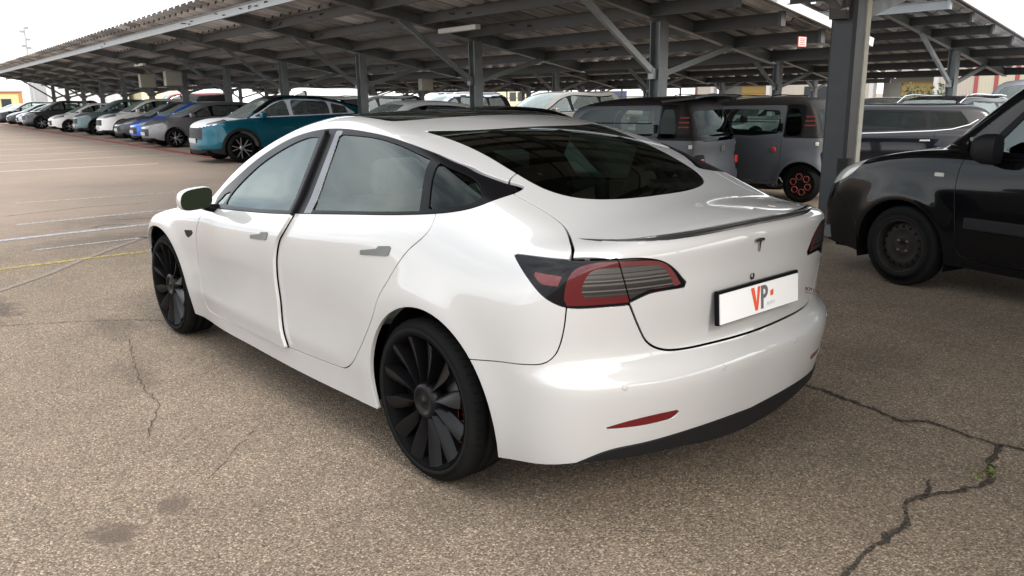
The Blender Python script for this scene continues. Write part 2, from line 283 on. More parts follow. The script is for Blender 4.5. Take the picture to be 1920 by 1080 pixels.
def canopy(label, lc, zc, s_cols, s0, s1, slope=.20, lf=-3.95, lb=3.0, zoff=0, detail=True, colw=(.20, .20), group='solar canopies over the parking rows', z_base=lambda s, l: gz(s, l), lights=()):
    """a row of single columns carrying sloping rafters; lc, zc: column line and rafter underside there"""
    root = empty('solar_canopy', lot(s_cols[0], lc, 0)); tag(root, label, 'canopy', group); inv = Matrix.Translation(-root.location)
    zr = lambda l: zc-slope*(l-lc)
    def fix(o): o.data.transform(inv); return o
    for s in s_cols:
        c = MB(); a = lot(s, lc, z_base(s, lc)); c.isec(a, lot(s, lc, zc), colw[0], colw[1], .014, up=tuple(E1)); c.box((a.x, a.y, a.z+.01), (.3, .3, .02)); fix(c.build('column', GALV, root))
        r = MB(); r.isec(lot(s, lc+lf+.60, zr(lc+lf+.60)+.10), lot(s, lc+lb, zr(lc+lb)+.10), .12, .20, .012); fix(r.build('rafter', GALV, root))
        if detail:
            for e, l2, bl in ((-1, lc-1.75, .62), (1, lc+1.75, .62)):
                q = MB(); q.beam(lot(s, lc+e*.10, zc-.78), lot(s, l2, zr(l2)+.02), .07, .09); q.beam(lot(s-.05, lc+e*.10, zc-.78), lot(s+.05, lc+e*.10, zc-.78), .16, .16); fix(q.build('brace', GALVL if e < 0 and s < 12 else GALV, root))
    n = 6; ls = [lc+lf+.55]+[lc+lf+.55+(lb-lf-.70)*k/n for k in range(1, n+1)]
    for k, l in enumerate(ls):
        p = MB(); z = zr(l)+.006
        prof = [(-.035, 0), (.035, 0), (.035, .19), (-.035, .19), (-.035, .18), (.025, .18), (.025, .01), (-.035, .01)]
        p.prof(lot(s0+.12, l, z), lot(s1-.12, l, z), prof); p.box(lot(s0+.13, l, z+.10), (.05, .12, .21)); fix(p.build('purlin', GALVL if k == 0 else PURL, root))
    # trapezoid sheet, troughs down the slope; pv panels laid on top
    l0, l1 = lc+lf, lc+lb; pit = .5; ns = int((s1-s0)/pit); prof = []
    for i in range(ns):
        s = s0+i*pit; prof += [(s, .05), (s+.34, .05), (s+.37, 0), (s+.47, 0), (s+pit-.0001, .05)]
    vs = []; m = len(prof)
    nl = 2
    for j in range(nl):
        l = l0+(l1-l0)*j/(nl-1)
        for s, h in prof: vs.append(lot(s, l, zr(l)+.225+h))
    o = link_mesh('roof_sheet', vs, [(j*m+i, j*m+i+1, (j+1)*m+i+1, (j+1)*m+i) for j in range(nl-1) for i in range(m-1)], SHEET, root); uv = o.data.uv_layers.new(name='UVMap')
    for lp in o.data.loops:
        j, i = divmod(lp.vertex_index, m); uv.data[lp.index].uv = (prof[i][0], l0+(l1-l0)*j/(nl-1))
    fix(o)
    t = MB(); a, b_ = lot(s0-.02, (l0+l1)/2, 0), 0
    A, B = lot(s0+(s1-s0)/2, l0+.35, zr(l0+.35)+.31), lot(s0+(s1-s0)/2, l1-.1, zr(l1-.1)+.31); t.beam(A, B, s1-s0-.1, .04); fix(t.build('solar_panels', mat('solar_panel_blue', (.012, .016, .03), .12), root))
    for e, ss in (('near', s0-.02), ('far', s1+.02)):
        f = MB(); f.beam(lot(ss, l0, zr(l0)+.27), lot(ss, l1, zr(l1)+.27), .05, .13); fix(f.build('gable_flashing', mat('white_flashing', (.62, .62, .60), .4), root))
    if detail:
        rnd = random.Random(int(lc*10)); 
        for k in range(26):
            s = rnd.uniform(s0+.5, min(s1, 34)-1); l = rnd.choice(ls[:-1])+.1; w = MB(); pts = [lot(s+q*.11, l+.12*math.sin(q*1.3+k), zr(l)+.17-.05*math.sin(math.pi*q/9)*rnd.uniform(.5, 2)) for q in range(10)]; w.tube(pts, .011, 5); fix(w.build('hanging_wire', M_WIRE, root))
        cb = MB(); cb.tube([lot(s0+.12, l, zr(l)+.20) for l in np.linspace(ls[0], ls[-1], 8)], .008, 5); fix(cb.build('cable', mat('white_cable', (.5, .5, .5), .5), root))
    return root
zA = canopy('long grey sloping solar canopy over the left row of cars, high edge to the lot', 9.9, 2.60, [9.1+5*k for k in range(12)], 7.3, 67.2)
zB = canopy('second solar canopy behind the first, sloping down towards the beige warehouse', 21.2, 2.44, [9.8+5*k for k in range(11)], 8.3, 62.5)
zC = canopy('third solar canopy, seen low beyond the second one in the gap above the car roofs', 32.8, 2.42, [21+5*k for k in range(9)], 19, 63, detail=True)
zD = canopy('farthest solar canopy, thin and low in front of the pale sky beyond the third', 45, 2.5, [32+5*k for k in range(7)], 30, 64, detail=True)
zN = canopy('tall solar canopy standing over the black van, carried by the thick near column', 8.0, 3.1, [-13.4, -7.4, -1.4], -15, 7.1, lf=-5.6, lb=2.3)
def near_column():
    """the end column of that canopy, with its two knee braces"""
    p = lot(4.85, 8.1)-zN.location; zb = gz(4.75, 8.2); r = empty('column', (p.x, p.y, zb)); r.parent = zN
    ang = TH+math.radians(10); R = Matrix.Rotation(ang, 4, 'Z'); u = R @ Vector((0, 1, 0)); dk = mat('dark_grey_column', (.050, .054, .058), .5, metal=.3, noise=(5, .15))
    b = MB(); b.prof((0, 0, 0), (0, 0, 3.7-zb), [(-.13, -.10), (-.10, -.135), (.10, -.135), (.13, -.10), (.13, .10), (.10, .135), (-.10, .135), (-.13, .10)], up=tuple(u)); b.build('shaft', dk, r)
    b = MB(); e = R @ Vector((-.04, -.185, 0)); b.prof(e, e+Vector((0, 0, 3.7-zb)), [(-.11, -.07), (.10, -.07), (.10, .048), (-.11, .048)], up=tuple(u)); b.build('side_flange', mat('lit_side_zinc', (.62, .60, .50), .6, noise=(6, .15)), r)  # pale colour paints in the light falling on this side of the column
    b = MB(); b.prof((0, 0, 0), (0, 0, .86), [(.06, .05), (.17, .05), (.17, .155), (.06, .155)], up=tuple(u)); b.build('base_guard', mat('black_rubber_guard', (.016, .016, .016), .8), r)
    for l2, s2, z0, z1 in ((-2.0, -.25, 2.36-zb, 3.42-zb), (2.0, .15, 2.30-zb, 2.78-zb)):
        d = (E2*l2+E1*s2).normalized(); q = MB(); q.beam(d*.22+Vector((0, 0, z0)), E2*l2+E1*s2+Vector((0, 0, z1)), .11, .15); q.build('brace', mat('weathered_brace', (.20, .21, .215), .5, metal=.3, noise=(9, .5)), r)
        q = MB(); q.box((0, 0, 0), (.16, .16, .24)); o = q.build('bracket', mat('rusty_bracket', (.06, .05, .045), .7, noise=(12, .4)), r); o.location = d*.20+Vector((0, 0, z0-.02)); o.rotation_euler = (0, 0, ang)
        for k in (-1, 1):
            q = MB(); c = d*.26+Vector((0, 0, z0+.05*k)); q.tube([c-E1*.11, c+E1*.11], .016, 8); q.build('bolt', mat('bolt_steel', (.3, .29, .27), .4, metal=.8), r)
near_column()
def added_sky_blocker():  # added out-of-view slab, keeps bright sky out of the saloon's rear-window reflection
    b = MB(); b.beam(lot(9.6, 2.45, 4.46), lot(9.6, 6.25, 3.68), 5.0, .05); b.build('added_sky_blocker', SHEET, zN).data.transform(Matrix.Translation(-zN.location))
added_sky_blocker()
# fittings hanging under the canopies
def fitting(s, l, z, label):
    b = MB(); b.box((0, 0, 0), (.12, 1.25, .09)); o = b.build('strip_light', mat('strip_light_housing', (.55, .55, .50), .4), bevel=.01); p = lot(s, l, z); o.location = p; o.rotation_euler = (0, 0, TH+math.radians(90)); tag(o, label, 'lamp', 'strip lights under the canopies')
fitting(34, 8.3, 2.86, 'unlit strip light under the roof above the bright blue car'); fitting(13.2, 8.9, 2.74, 'unlit strip light at the top edge above the white saloon roof'); fitting(15.5, 19.3, 2.76, 'unlit strip light on the second canopy, right of the near column head')
def junction(s, l, z, label):
    r = empty('switch_cabinet', lot(s, l, z), TH); tag(r, label, 'electrical box', 'beige electrical boxes on canopy columns')
    b = MB(); b.box((0, 0, 0), (.35, .62, .55)); b.build('case', mat('beige_cabinet', (.34, .33, .28), .5), r, bevel=.02); b = MB(); b.box((-.18, 0, 0), (.012, .52, .45)); b.build('door', mat('beige_cabinet_door', (.38, .37, .31), .45), r)
junction(33.8, 9.4, 2.35, 'beige electrical box high on a column above the bright blue car'); junction(37.6, 9.4, 2.35, 'smaller beige electrical box on the next column farther left')
junction(33.9, 20.9, 2.1, 'beige electrical box on the second canopy column left of the white saloon roof')
def warning_sign():
    r = empty('warning_sign', lot(7.40, 11.15, 2.24), TH-math.pi/2+math.radians(90)); tag(r, 'small white sign with red border hanging from the canopy beam left of the thick column', 'sign')
    b = MB(); b.box((0, 0, 0), (.012, .21, .15)); b.build('board', mat('sign_red', (.45, .05, .05), .5), r); b = MB(); b.box((-.008, 0, 0), (.005, .19, .13)); b.build('face', mat('sign_white', (.62, .62, .60), .5), r)
    b = MB()
    for z_, w in ((.04, .15), (.013, .12), (-.014, .14), (-.042, .155)): b.box((-.012, 0, z_), (.003, w, .012))
    b.build('lettering', mat('sign_red_print', (.35, .05, .05), .5), r)
warning_sign()

# ------------------------------------------------------------------ buildings beyond the lot
def wall_mat(name, col, ribs=3.2, amt=.14):
    m = bpy.data.materials.new(name); m.use_nodes = True; nt = m.node_tree; b = nt.nodes['Principled BSDF']; N = nt.nodes.new; L = nt.links.new
    tc = N('ShaderNodeTexCoord'); w = N('ShaderNodeTexWave'); w.inputs['Scale'].default_value = ribs; w.bands_direction = 'X'; L(tc.outputs['Object'], w.inputs[0]); n = N('ShaderNodeTexNoise'); n.inputs['Scale'].default_value = .6; n.inputs['Detail'].default_value = 5; L(tc.outputs['Object'], n.inputs[0])
    a = N('ShaderNodeMath'); a.operation = 'MULTIPLY_ADD'; L(w.outputs[1], a.inputs[0]); a.inputs[1].default_value = amt; a.inputs[2].default_value = 1-amt
    c = N('ShaderNodeMath'); c.operation = 'MULTIPLY_ADD'; L(n.outputs[0], c.inputs[0]); c.inputs[1].default_value = .3; c.inputs[2].default_value = .85; d = N('ShaderNodeMath'); d.operation = 'MULTIPLY'; L(a.outputs[0], d.inputs[0]); L(c.outputs[0], d.inputs[1])
    v = N('ShaderNodeVectorMath'); v.operation = 'SCALE'; v.inputs[0].default_value = col; L(d.outputs[0], v.inputs['Scale']); L(v.outputs[0], b.inputs['Base Color']); b.inputs['Roughness'].default_value = .6; return m
def warehouse():
    """beige warehouse facing the lot; local x runs along the rows, local -y faces the camera side"""
    L0 = 42.0; r = empty('beige_warehouse', lot(0, L0, -.2), TH); tag(r, 'long beige metal warehouse with yellow roller doors behind the right-hand cars', 'building')
    def bx(nm, x0, x1, z0, z1, m, y=0., d=.3, par=r):
        b = MB(); b.box(((x0+x1)/2, -y-d/2*-1 if False else y-d/2, (z0+z1)/2), (x1-x0, d, z1-z0)); return b.build(nm, m, par)
    k = L0/40; wm = wall_mat('beige_cladding', (.56, .50, .42), 2.2, .10); S = lambda v: v*k
    # local y: negative is away from the camera side, so put recessed parts there
    segs = [(S(28.5), S(22.4)), (S(19.2), S(17.4)), (S(33.6), S(32.4))]
    for i, (a, b_) in enumerate(segs): bx('wall', b_, a, -1, 3.3, wm, 0, .3)
    bx('wall', S(28.5), S(32.4), 2.55, 3.3, wm, 0, .3); bx('wall', S(19.2), S(22.4), 2.6, 3.3, wm, 0, .3); bx('wall', -20, S(17.4), -1, 3.3, wall_mat('cream_cladding', (.62, .575, .44), 2.2, .06), 0, .3)
    rec = wall_mat('grey_ribbed_cladding', (.34, .34, .31), 6, .35); yd = wall_mat('yellow_door', (.58, .40, .14), .01, .0)
    for a, b_, d0, d1 in ((S(32.4), S(28.5), S(31.1), S(29.2)), (S(22.4), S(19.2), S(21.4), S(19.5))):
        bx('recess_wall', b_, a, -1, 2.9, rec, -1.2, .2); bx('door', d1, d0, -1, 2.14, yd, -1.15, .12)
        for e in (a, b_): bx('recess_trim', e-.12, e+.12, -1, 2.62, mat('white_trim', (.68, .68, .66), .5), .03, .36)
        bx('recess_trim', b_, a, 2.50, 2.70, mat('white_trim', (.68, .68, .66), .5), .035, .36)
        for z_ in np.arange(.4, 2.1, .42): bx('door_joint', d1, d0, z_, z_+.03, mat('door_joint', (.30, .20, .07), .6), -1.138, .01)
    bx('dark_door', S(24.3), S(26.2), -1, 2.02, mat('dark_grey_door', (.035, .038, .045), .5), .02, .1)
    for x in (17.4, 16.55, 15.7, 14.9, 14.1, 13.3): bx('red_stripe', S(x)-.09, S(x)+.09, -1, 3.3, mat('red_stripe_paint', (.40, .09, .09), .5), .03, .06)
    bx('corner_trim', S(33.6)-.05, S(33.6)+.12, -1, 3.3, mat('rust_trim', (.22, .09, .06), .6), .03, .36)
    bx('roof', -20, S(33.7), 3.3, 3.45, mat('roof_grey', (.3, .3, .3), .6), .3, 16)
    for c in r.children: c.location.y = 0
    return r
wh = warehouse()
def shed(nm, label, s, l0, l1, h, m, depth=14, extra=None, z0=-.3):
    """building whose front faces back along the rows"""
    r = empty(nm, lot(s, l0, 0), TH-math.pi/2); tag(r, label, 'building'); w = l1-l0; b = MB(); b.box((w/2, depth/2, h/2+z0/2), (w, depth, h-z0)); b.build('wall', m, r)
    b = MB(); b.box((w/2, depth/2, h+.09), (w+.4, depth+.4, .18)); b.build('roof', mat('shed_roof', (.30, .30, .31), .6), r)
    if extra: extra(r, w, h)
    return r
def kiosk(r, w, h):
    om = mat('orange_trim', (.42, .16, .05), .6)
    for x0, x1, z0, z1 in ((-.05, w+.05, h-.22, h+.02), (w-.35, w+.05, 0, h-.22)):
        b = MB(); b.box(((x0+x1)/2, -.03, (z0+z1)/2), (x1-x0, .08, z1-z0)); b.build('trim', om, r)
    for x in (w-2.9, w-1.6):
        f = MB(); f.box((x, -.02, 1.45), (1.05, .08, 1.15)); fo = f.build('window', mat('window_frame_grey', (.2, .2, .2), .5), r); g = MB(); g.box((x, -.07, 1.45), (.93, .03, 1.03)); g.build('pane', mat('dark_pane', (.03, .035, .04), .1), fo)
shed('yellow_office', 'small yellow building with orange trim and two dark windows at the far left', 108, 6.5, 13.5, 2.75, mat('yellow_render', (.62, .48, .22), .8), extra=kiosk)
def doors(r, w, h):
    for i in range(3):
        b = MB(); x = w*(.2+.28*i); b.box((x, -.04, 1.3), (w*.12, .1, 2.6)); b.build('door', mat('pale_blue_door', (.40, .42, .45), .5), r)
shed('grey_shed', 'tall pale grey metal shed beyond the far end of the left canopy', 118, 17.5, 27, 6.4, wall_mat('pale_grey_cladding', (.48, .49, .50), 3, .1), extra=doors)
shed('cream_shed', 'cream metal shed right of the tall pale grey one', 114, 27.6, 34, 5.2, wall_mat('cream_shed_cladding', (.62, .55, .36), 3, .1), extra=doors)
shed('far_yellow_building', 'low yellowish building seen between canopy columns behind the dark crossover roofs', 84, 62, 67.5, 1.95+.6, mat('pale_yellow_render', (.66, .55, .33), .8), depth=8, extra=kiosk)
def container(label, s, l, w, h, m):
    r = empty('storage_container', lot(s, l, 0), TH); tag(r, label, 'container'); b = MB(); b.box((0, 0, h/2), (w, 2.4, h)); b.build('box', m, r)
    b = MB(); n = int(w/.3)
    for i in range(n): b.box((-w/2+.3*(i+.5), 1.22, h/2), (.12, .04, h-.3))
    b.build('corrugation', m, r); b = MB(); b.box((0, 0, h+.03), (w+.04, 2.44, .08)); b.build('roof_rail', mat('container_rail', (.05, .06, .10), .6), r)
container('dark blue container in the gap between the silver van roof and the tiny car', 52.5, 50, 3.8, 1.75, mat('container_blue', (.03, .04, .085), .6))
def fence():
    r = empty('steel_railing', lot(40, 47, 0), TH); tag(r, 'thin dark steel railing running across the gap in front of the pale sky', 'fence')
    for z_ in (1.35, 1.95): 
        b = MB(); b.box((8, 0, z_), (34, .08, .07)); b.build('rail', GALV, r)
    for i in range(12): b = MB(); b.box((-8+3*i, 0, 1.0), (.10, .10, 2.0)); b.build('post', GALV, r)
fence()
def mast():
    p = lot(106, 14.4); r = empty('floodlight_mast', (p.x, p.y, 0)); tag(r, 'tall thin floodlight mast against the sky at the far left', 'street lamp')
    b = MB(); b.tube([(0, 0, 0), (0, 0, 9.6)], [.16, .09], 10); b.build('pole', mat('mast_grey', (.30, .31, .32), .5), r)
    for x, y, z in ((.1, -.25, 9.5), (-.1, .3, 9.1), (.1, -.3, 8.3), (0, .28, 7.6), (0, -.25, 7.4)):
        b = MB(); b.box((x, y, z), (.30, .42, .26)); b.build('floodlight', mat('floodlight_grey', (.22, .23, .24), .5), r, bevel=.03)
mast()
def bush(s, l, h, label):
    rnd = random.Random(5); b = MB(); p = lot(s, l)
    for _ in range(500):
        a, e, q = rnd.uniform(0, 6.28), rnd.uniform(-.2, 1), rnd.random()**.4; c = Vector((math.cos(a)*q*h*.5, math.sin(a)*q*h*.5, h*.55+e*q*h*.45)); n_ = Vector((rnd.gauss(0, 1), rnd.gauss(0, 1), rnd.gauss(0, 1))).normalized(); t = n_.orthogonal().normalized()*.07; w = n_.cross(t)
        b.add([c-t, c+w*.6, c+t, c-w*.6], [(0, 1, 2, 3)])
    r = empty('shrub', (p.x, p.y, 0)); tag(r, label, 'shrub'); b.build('crown', mat('shrub_green', (.05, .075, .035), .7), r); t = MB(); t.tube([(0, 0, -.3), (0, 0, h*.5)], .05, 6); t.build('stem', mat('bark', (.08, .06, .045), .9), r)
bush(19.0, 38.5, 1.9, 'small dark green shrub in front of the warehouse, beside a canopy column')
# ------------------------------------------------------------------ car shells: a smooth solid, meshed and cut into panels
def spline(pts):
    x = np.array([p[0] for p in pts], float); y = np.array([p[1] for p in pts], float); o = np.argsort(x); x = x[o]; y = y[o]; n = len(x); h = np.diff(x)
    A = np.eye(n); b = np.zeros(n)
    for i in range(1, n-1):
        A[i, i-1] = h[i-1]; A[i, i] = 2*(h[i-1]+h[i]); A[i, i+1] = h[i]; b[i] = 6*((y[i+1]-y[i])/h[i]-(y[i]-y[i-1])/h[i-1])
    m = np.linalg.solve(A, b); s0 = (y[1]-y[0])/h[0]-h[0]*m[1]/6; s1 = (y[-1]-y[-2])/h[-1]+h[-1]*m[-2]/6
    def f(t):
        t = np.asarray(t, float); i = np.clip(np.searchsorted(x, t)-1, 0, n-2); a = (x[i+1]-t)/h[i]; c = 1-a
        v = a*y[i]+c*y[i+1]+((a**3-a)*m[i]+(c**3-c)*m[i+1])*h[i]**2/6
        v = np.where(t < x[0], y[0]+s0*(t-x[0]), v); return np.where(t > x[-1], y[-1]+s1*(t-x[-1]), v)
    return f
def smax(a, b, k):
    h = np.maximum(k-np.abs(a-b), 0)/k
    return np.maximum(a, b)+h*h*h*k/6
def smin(a, b, k): return -smax(-a, -b, k)
def gs(x, c, w): return np.exp(-((x-c)/w)**2)
def make_shape(q):
    Rc = spline(q['roof']); Tc = spline(q['top']); W = spline(q['W']); Gb = spline(q['G']); belt = spline(q['belt'])
    xr = spline(q['rear']); xf = spline(q['front']); tuck = spline(q['tuck']); tum = spline(q['tumble'])
    crown = spline(q['crown']); hc = spline(q['topcrown']); cr, er = q.get('rplan', (.3, 3.)); cf, ef = q.get('fplan', (.45, 2.6))
    k = q.get('k', {}); ke = k.get('end', .12); kt = k.get('top', .10); kg = k.get('gh', .09); kb = k.get('blend', .05); wf = q.get('flare', .012)
    wb = q['wb']; zw = q.get('zw', .334); ra = q.get('ra', .39); kre = k.get('rear', ke); ex = q.get('extra'); yw = q.get('hw', .92)
    def F(p):
        x = p[:, 0]; y = np.abs(p[:, 1]); z = p[:, 2]
        S = W(x)+tuck(z)
        for c in (0, wb):
            r = np.hypot(x-c, z-zw); S = S+wf*gs(r, ra+.01, .09)
        if ex: S = S+ex(x, z)
        rr = xr(z)+cr*(y/yw)**er-x; ff = x-(xf(z)-cf*(y/yw)**ef)
        low = smax(smax(smax(y-S, rr*.9, kre), ff*.9, ke), z-(Tc(x)+hc(x)*(y/.85)**2), kt)
        dz = z-belt(x); dz = -.08+(dz+.08+np.sqrt((dz+.08)**2+.0016))/2
        g = y-(Gb(x)-tum(x)*dz)
        gh = smax(smax(smax(g*.88, z-(Rc(x)+crown(x)*(y/.65)**2), kg), rr*.9+.03, .1), ff*.9+.03, .1)
        return smin(low, gh, kb)
    return F
def grad(F, P, e=1.5e-3):
    g = np.stack([F(P+np.eye(3)[i]*e)-F(P-np.eye(3)[i]*e) for i in range(3)], 1)
    return g/(np.linalg.norm(g, axis=1)[:, None]+1e-9)
def seg_sdf(Q, A, B):
    """signed distance to a closed polygon given by segments A->B (negative inside)"""
    best = np.full(len(Q), 1e9); ins = np.zeros(len(Q), bool)
    for a, b in zip(A, B):
        d = b-a; t = np.clip(((Q-a)@d)/(d@d+1e-12), 0, 1); r = Q-a-t[:, None]*d; best = np.minimum(best, r[:, 0]**2+r[:, 1]**2)
        if a[1] != b[1]:
            c = (a[1] > Q[:, 1]) != (b[1] > Q[:, 1]); ins ^= c & (Q[:, 0] < (b[0]-a[0])*(Q[:, 1]-a[1])/(b[1]-a[1])+a[0])
    return np.sqrt(best)*np.where(ins, -1, 1)
def curve(pts, sub=5):
    """closed outline through the points, smooth except at points marked with a third value"""
    n = len(pts); out = []
    P = [np.array(p[:2], float) for p in pts]; C = [len(p) > 2 for p in pts]
    for i in range(n):
        p1, p2 = P[i], P[(i+1) % n]; p0 = p1-(p2-p1) if C[i] else P[i-1]; p3 = p2+(p2-p1) if C[(i+1) % n] else P[(i+2) % n]
        l = np.linalg.norm(p2-p1)+1e-9; m1 = (p2-p0)/(np.linalg.norm(p2-p1)+np.linalg.norm(p1-p0)+1e-9)*l; m2 = (p3-p1)/(np.linalg.norm(p3-p2)+np.linalg.norm(p2-p1)+1e-9)*l
        for k in range(1 if (C[i] and C[(i+1) % n]) else sub):
            t = k/sub; out.append((2*t**3-3*t*t+1)*p1+(t**3-2*t*t+t)*m1+(-2*t**3+3*t*t)*p2+(t**3-t*t)*m2)
    return np.array(out)
PROJ = {'s': lambda p: p[:, [0, 2]], 't': lambda p: np.stack([p[:, 0], np.abs(p[:, 1])], 1),
        'w': lambda p: np.stack([np.arctan2(np.abs(p[:, 1]), .1-p[:, 0]), p[:, 2]], 1),
        'c': lambda p: np.stack([np.abs(p[:, 1]), np.arctan2(p[:, 2]-.4, .3-p[:, 0])], 1),
        'f': lambda p: np.stack([np.arctan2(np.abs(p[:, 1]), p[:, 0]-2.4), p[:, 2]], 1)}
class Region:
    def __init__(s, mode, pts, ymin=-1, sub=5, nmin=None, scale=1., fn=None, inv=False):
        s.mode = mode; s.ymin = ymin; s.fn = fn; s.scale = scale; s.inv = inv; s.nmin = nmin
        if fn is None:
            s.poly = curve(pts, sub); s.A = s.poly; s.B = np.roll(s.poly, -1, 0); s.lo = s.poly.min(0)-.06; s.hi = s.poly.max(0)+.06
    def __call__(s, P):
        Q = PROJ[s.mode](P)
        if s.fn is not None: v = s.fn(Q)
        else:
            v = np.full(len(Q), .05); m = np.all((Q > s.lo) & (Q < s.hi), 1)
            if m.any(): v[m] = seg_sdf(Q[m], s.A, s.B)*s.scale
        if s.ymin > -1: v = np.maximum(v, s.ymin-np.abs(P[:, 1]))
        return v
class Shell:
    """half (y >= 0) of a car body: dense quads on the surface F = 0"""
    def __init__(s, F, x0, x1, zt, res=.025, sk=(-.2, 2.9), z0=.14, zc=.6, hw=1.05):
        s.F = F; nx = int((x1-x0)/res); nz = int((zt-z0)/res*1.0); ny = int(hw/res*1.1)
        X = np.linspace(x0, x1, nx+1); Z = np.linspace(z0, zt, nz+1); Y = np.linspace(0, hw, ny+1)
        vid = {}; V = []; fc = []
        def v(p):
            k = (round(p[0], 4), round(p[1], 4), round(p[2], 4))
            if k not in vid: vid[k] = len(V); V.append(p)
            return vid[k]
        for i in range(nx):
            for j in range(nz): fc.append((v((X[i], hw, Z[j])), v((X[i], hw, Z[j+1])), v((X[i+1], hw, Z[j+1])), v((X[i+1], hw, Z[j]))))
            for j in range(ny): fc.append((v((X[i], Y[j], zt)), v((X[i+1], Y[j], zt)), v((X[i+1], Y[j+1], zt)), v((X[i], Y[j+1], zt))))
        for j in range(ny):
            for k in range(nz):
                fc.append((v((x0, Y[j], Z[k])), v((x0, Y[j], Z[k+1])), v((x0, Y[j+1], Z[k+1])), v((x0, Y[j+1], Z[k]))))
                fc.append((v((x1, Y[j], Z[k])), v((x1, Y[j+1], Z[k])), v((x1, Y[j+1], Z[k+1])), v((x1, Y[j], Z[k+1]))))
        V = np.array(V); S = np.stack([np.clip(V[:, 0], *sk), 0*V[:, 0], np.full(len(V), zc)], 1)
        T = np.ones(len(V)); hi = np.ones(len(V)); lo = np.zeros(len(V)); found = np.zeros(len(V), bool)
        for t in np.linspace(1, 0, 30)[1:]:
            f = F(S+(V-S)*t); new = (f < 0) & ~found; lo[new] = t; hi[~found & (f >= 0)] = t; found |= new
        for _ in range(22):
            m = (lo+hi)/2; ins = F(S+(V-S)*m[:, None]) < 0; lo = np.where(ins, m, lo); hi = np.where(ins, hi, m)
        s.V = S+(V-S)*hi[:, None]; s.V[V[:, 1] == 0, 1] = 0
        s.N = grad(F, s.V); s.N[V[:, 1] == 0, 1] = 0
        s.f = fc; s.lab = ['body']*len(fc)
    def cut(s, reg, off=0., labs=None):
        """split the faces along reg = off; returns a per-face inside flag for the chosen labels"""
        val = reg(s.V)-off; val[np.abs(val) < 1e-7] = 1e-7
        idx = [i for i, l in enumerate(s.lab) if labs is None or l in labs]
        sg = val > 0; edges = {}; mixed = []
        for i in idx:
            g = [sg[k] for k in s.f[i]]
            if any(g) and not all(g):
                mixed.append(i); f = s.f[i]
                for a, b in zip(f, f[1:]+f[:1]):
                    if sg[a] != sg[b]: edges.setdefault((min(a, b), max(a, b)), None)
        if edges:
            E = np.array(list(edges)); A, B = s.V[E[:, 0]], s.V[E[:, 1]]; sa = sg[E[:, 0]]; lo = np.zeros(len(E)); hi = np.ones(len(E))
            for _ in range(14):
                m = (lo+hi)/2; c = (reg(A+(B-A)*m[:, None])-off > 0) == sa; lo = np.where(c, m, lo); hi = np.where(c, hi, m)
            P = A+(B-A)*((lo+hi)/2)[:, None]; zero = (A[:, 1] == 0) & (B[:, 1] == 0)
            for _ in range(2):
                n = grad(s.F, P); P = P-n*(s.F(P)/np.maximum(.6, 1))[:, None]
            P[zero, 1] = 0; n = grad(s.F, P); n[zero, 1] = 0; base = len(s.V)
            s.V = np.vstack([s.V, P]); s.N = np.vstack([s.N, n])
            for k, e in enumerate(edges): edges[e] = base+k
            sg = np.concatenate([sg, np.ones(len(P), bool)]); inside = {}
            for i in mixed:
                f = s.f[i]; loop = []
                for a, b in zip(f, f[1:]+f[:1]):
                    loop.append((a, sg[a]))
                    if sg[a] != sg[b]: loop.append((edges[(min(a, b), max(a, b))], None))
                parts = {True: [], False: []}
                for vtx, side in loop:
                    if side is None: parts[True].append(vtx); parts[False].append(vtx)
                    else: parts[side].append(vtx)
                s.f[i] = tuple(parts[False]); inside[i] = True
                s.f.append(tuple(parts[True])); s.lab.append(s.lab[i]); inside[len(s.f)-1] = False
        else: inside = {}
        out = {}
        for i, l in enumerate(s.lab):
            if labs is None or l in labs:
                out[i] = inside[i] if i in inside else not sg[s.f[i][0]]
        return out
    def part(s, reg, name, gap=.0025, labs=('body',)):
        """cut the region out of the given labels as a panel with a shut line of width 2*gap"""
        if gap > 0:
            r = s.cut(reg, gap, labs)
            for i, ins in r.items():
                if ins: s.lab[i] = '#'+s.lab[i]
            tmp = tuple('#'+l for l in labs); r = s.cut(reg, -gap, tmp)
            for i, ins in r.items(): s.lab[i] = name if ins else 'gone'
        else:
            for i, ins in s.cut(reg, 0, labs).items():
                if ins: s.lab[i] = name
    def mesh(s, name, lab, material, parent, mirror='merge', off=0., flange=.012, fdir=None, inset=0.):
        """turn the faces of a label into an object; mirror: merge (both halves), left, right"""
        fs = [s.f[i] for i, l in enumerate(s.lab) if l == lab and len(s.f[i]) > 2]
        if not fs: return None
        used = sorted({v for f in fs for v in f}); mp = {v: i for i, v in enumerate(used)}
        V = s.V[used]+s.N[used]*off; N = s.N[used].copy(); fs = [tuple(mp[v] for v in f) for f in fs]
        if flange:
            cnt = {}
            for f in fs:
                for a, b in zip(f, f[1:]+f[:1]):
                    k = (min(a, b), max(a, b)); cnt[k] = None if k in cnt else (a, b)
            be = [e for e in cnt.values() if e and not (abs(V[e[0], 1]) < 1e-6 and abs(V[e[1], 1]) < 1e-6)]
            vs = sorted({v for e in be for v in e}); nb = {v: np.zeros(3) for v in vs}
            for a, b in be:
                d = V[b]-V[a]; d = d/(np.linalg.norm(d)+1e-9); o = np.cross(d, N[a]+N[b]); nb[a] += o; nb[b] += o
            base = len(V); ex = []; en = []; m2 = {}
            for k, v in enumerate(vs):
                o = nb[v]/(np.linalg.norm(nb[v])+1e-9); m2[v] = base+3*k
                ex += [V[v], V[v]-N[v]*flange*.25+o*0., V[v]-N[v]*flange-o*inset]; en += [(N[v]+o*.6)/1.3, o, o]
            V = np.vstack([V]+[np.array(ex)]); N = np.vstack([N]+[np.array(en)])
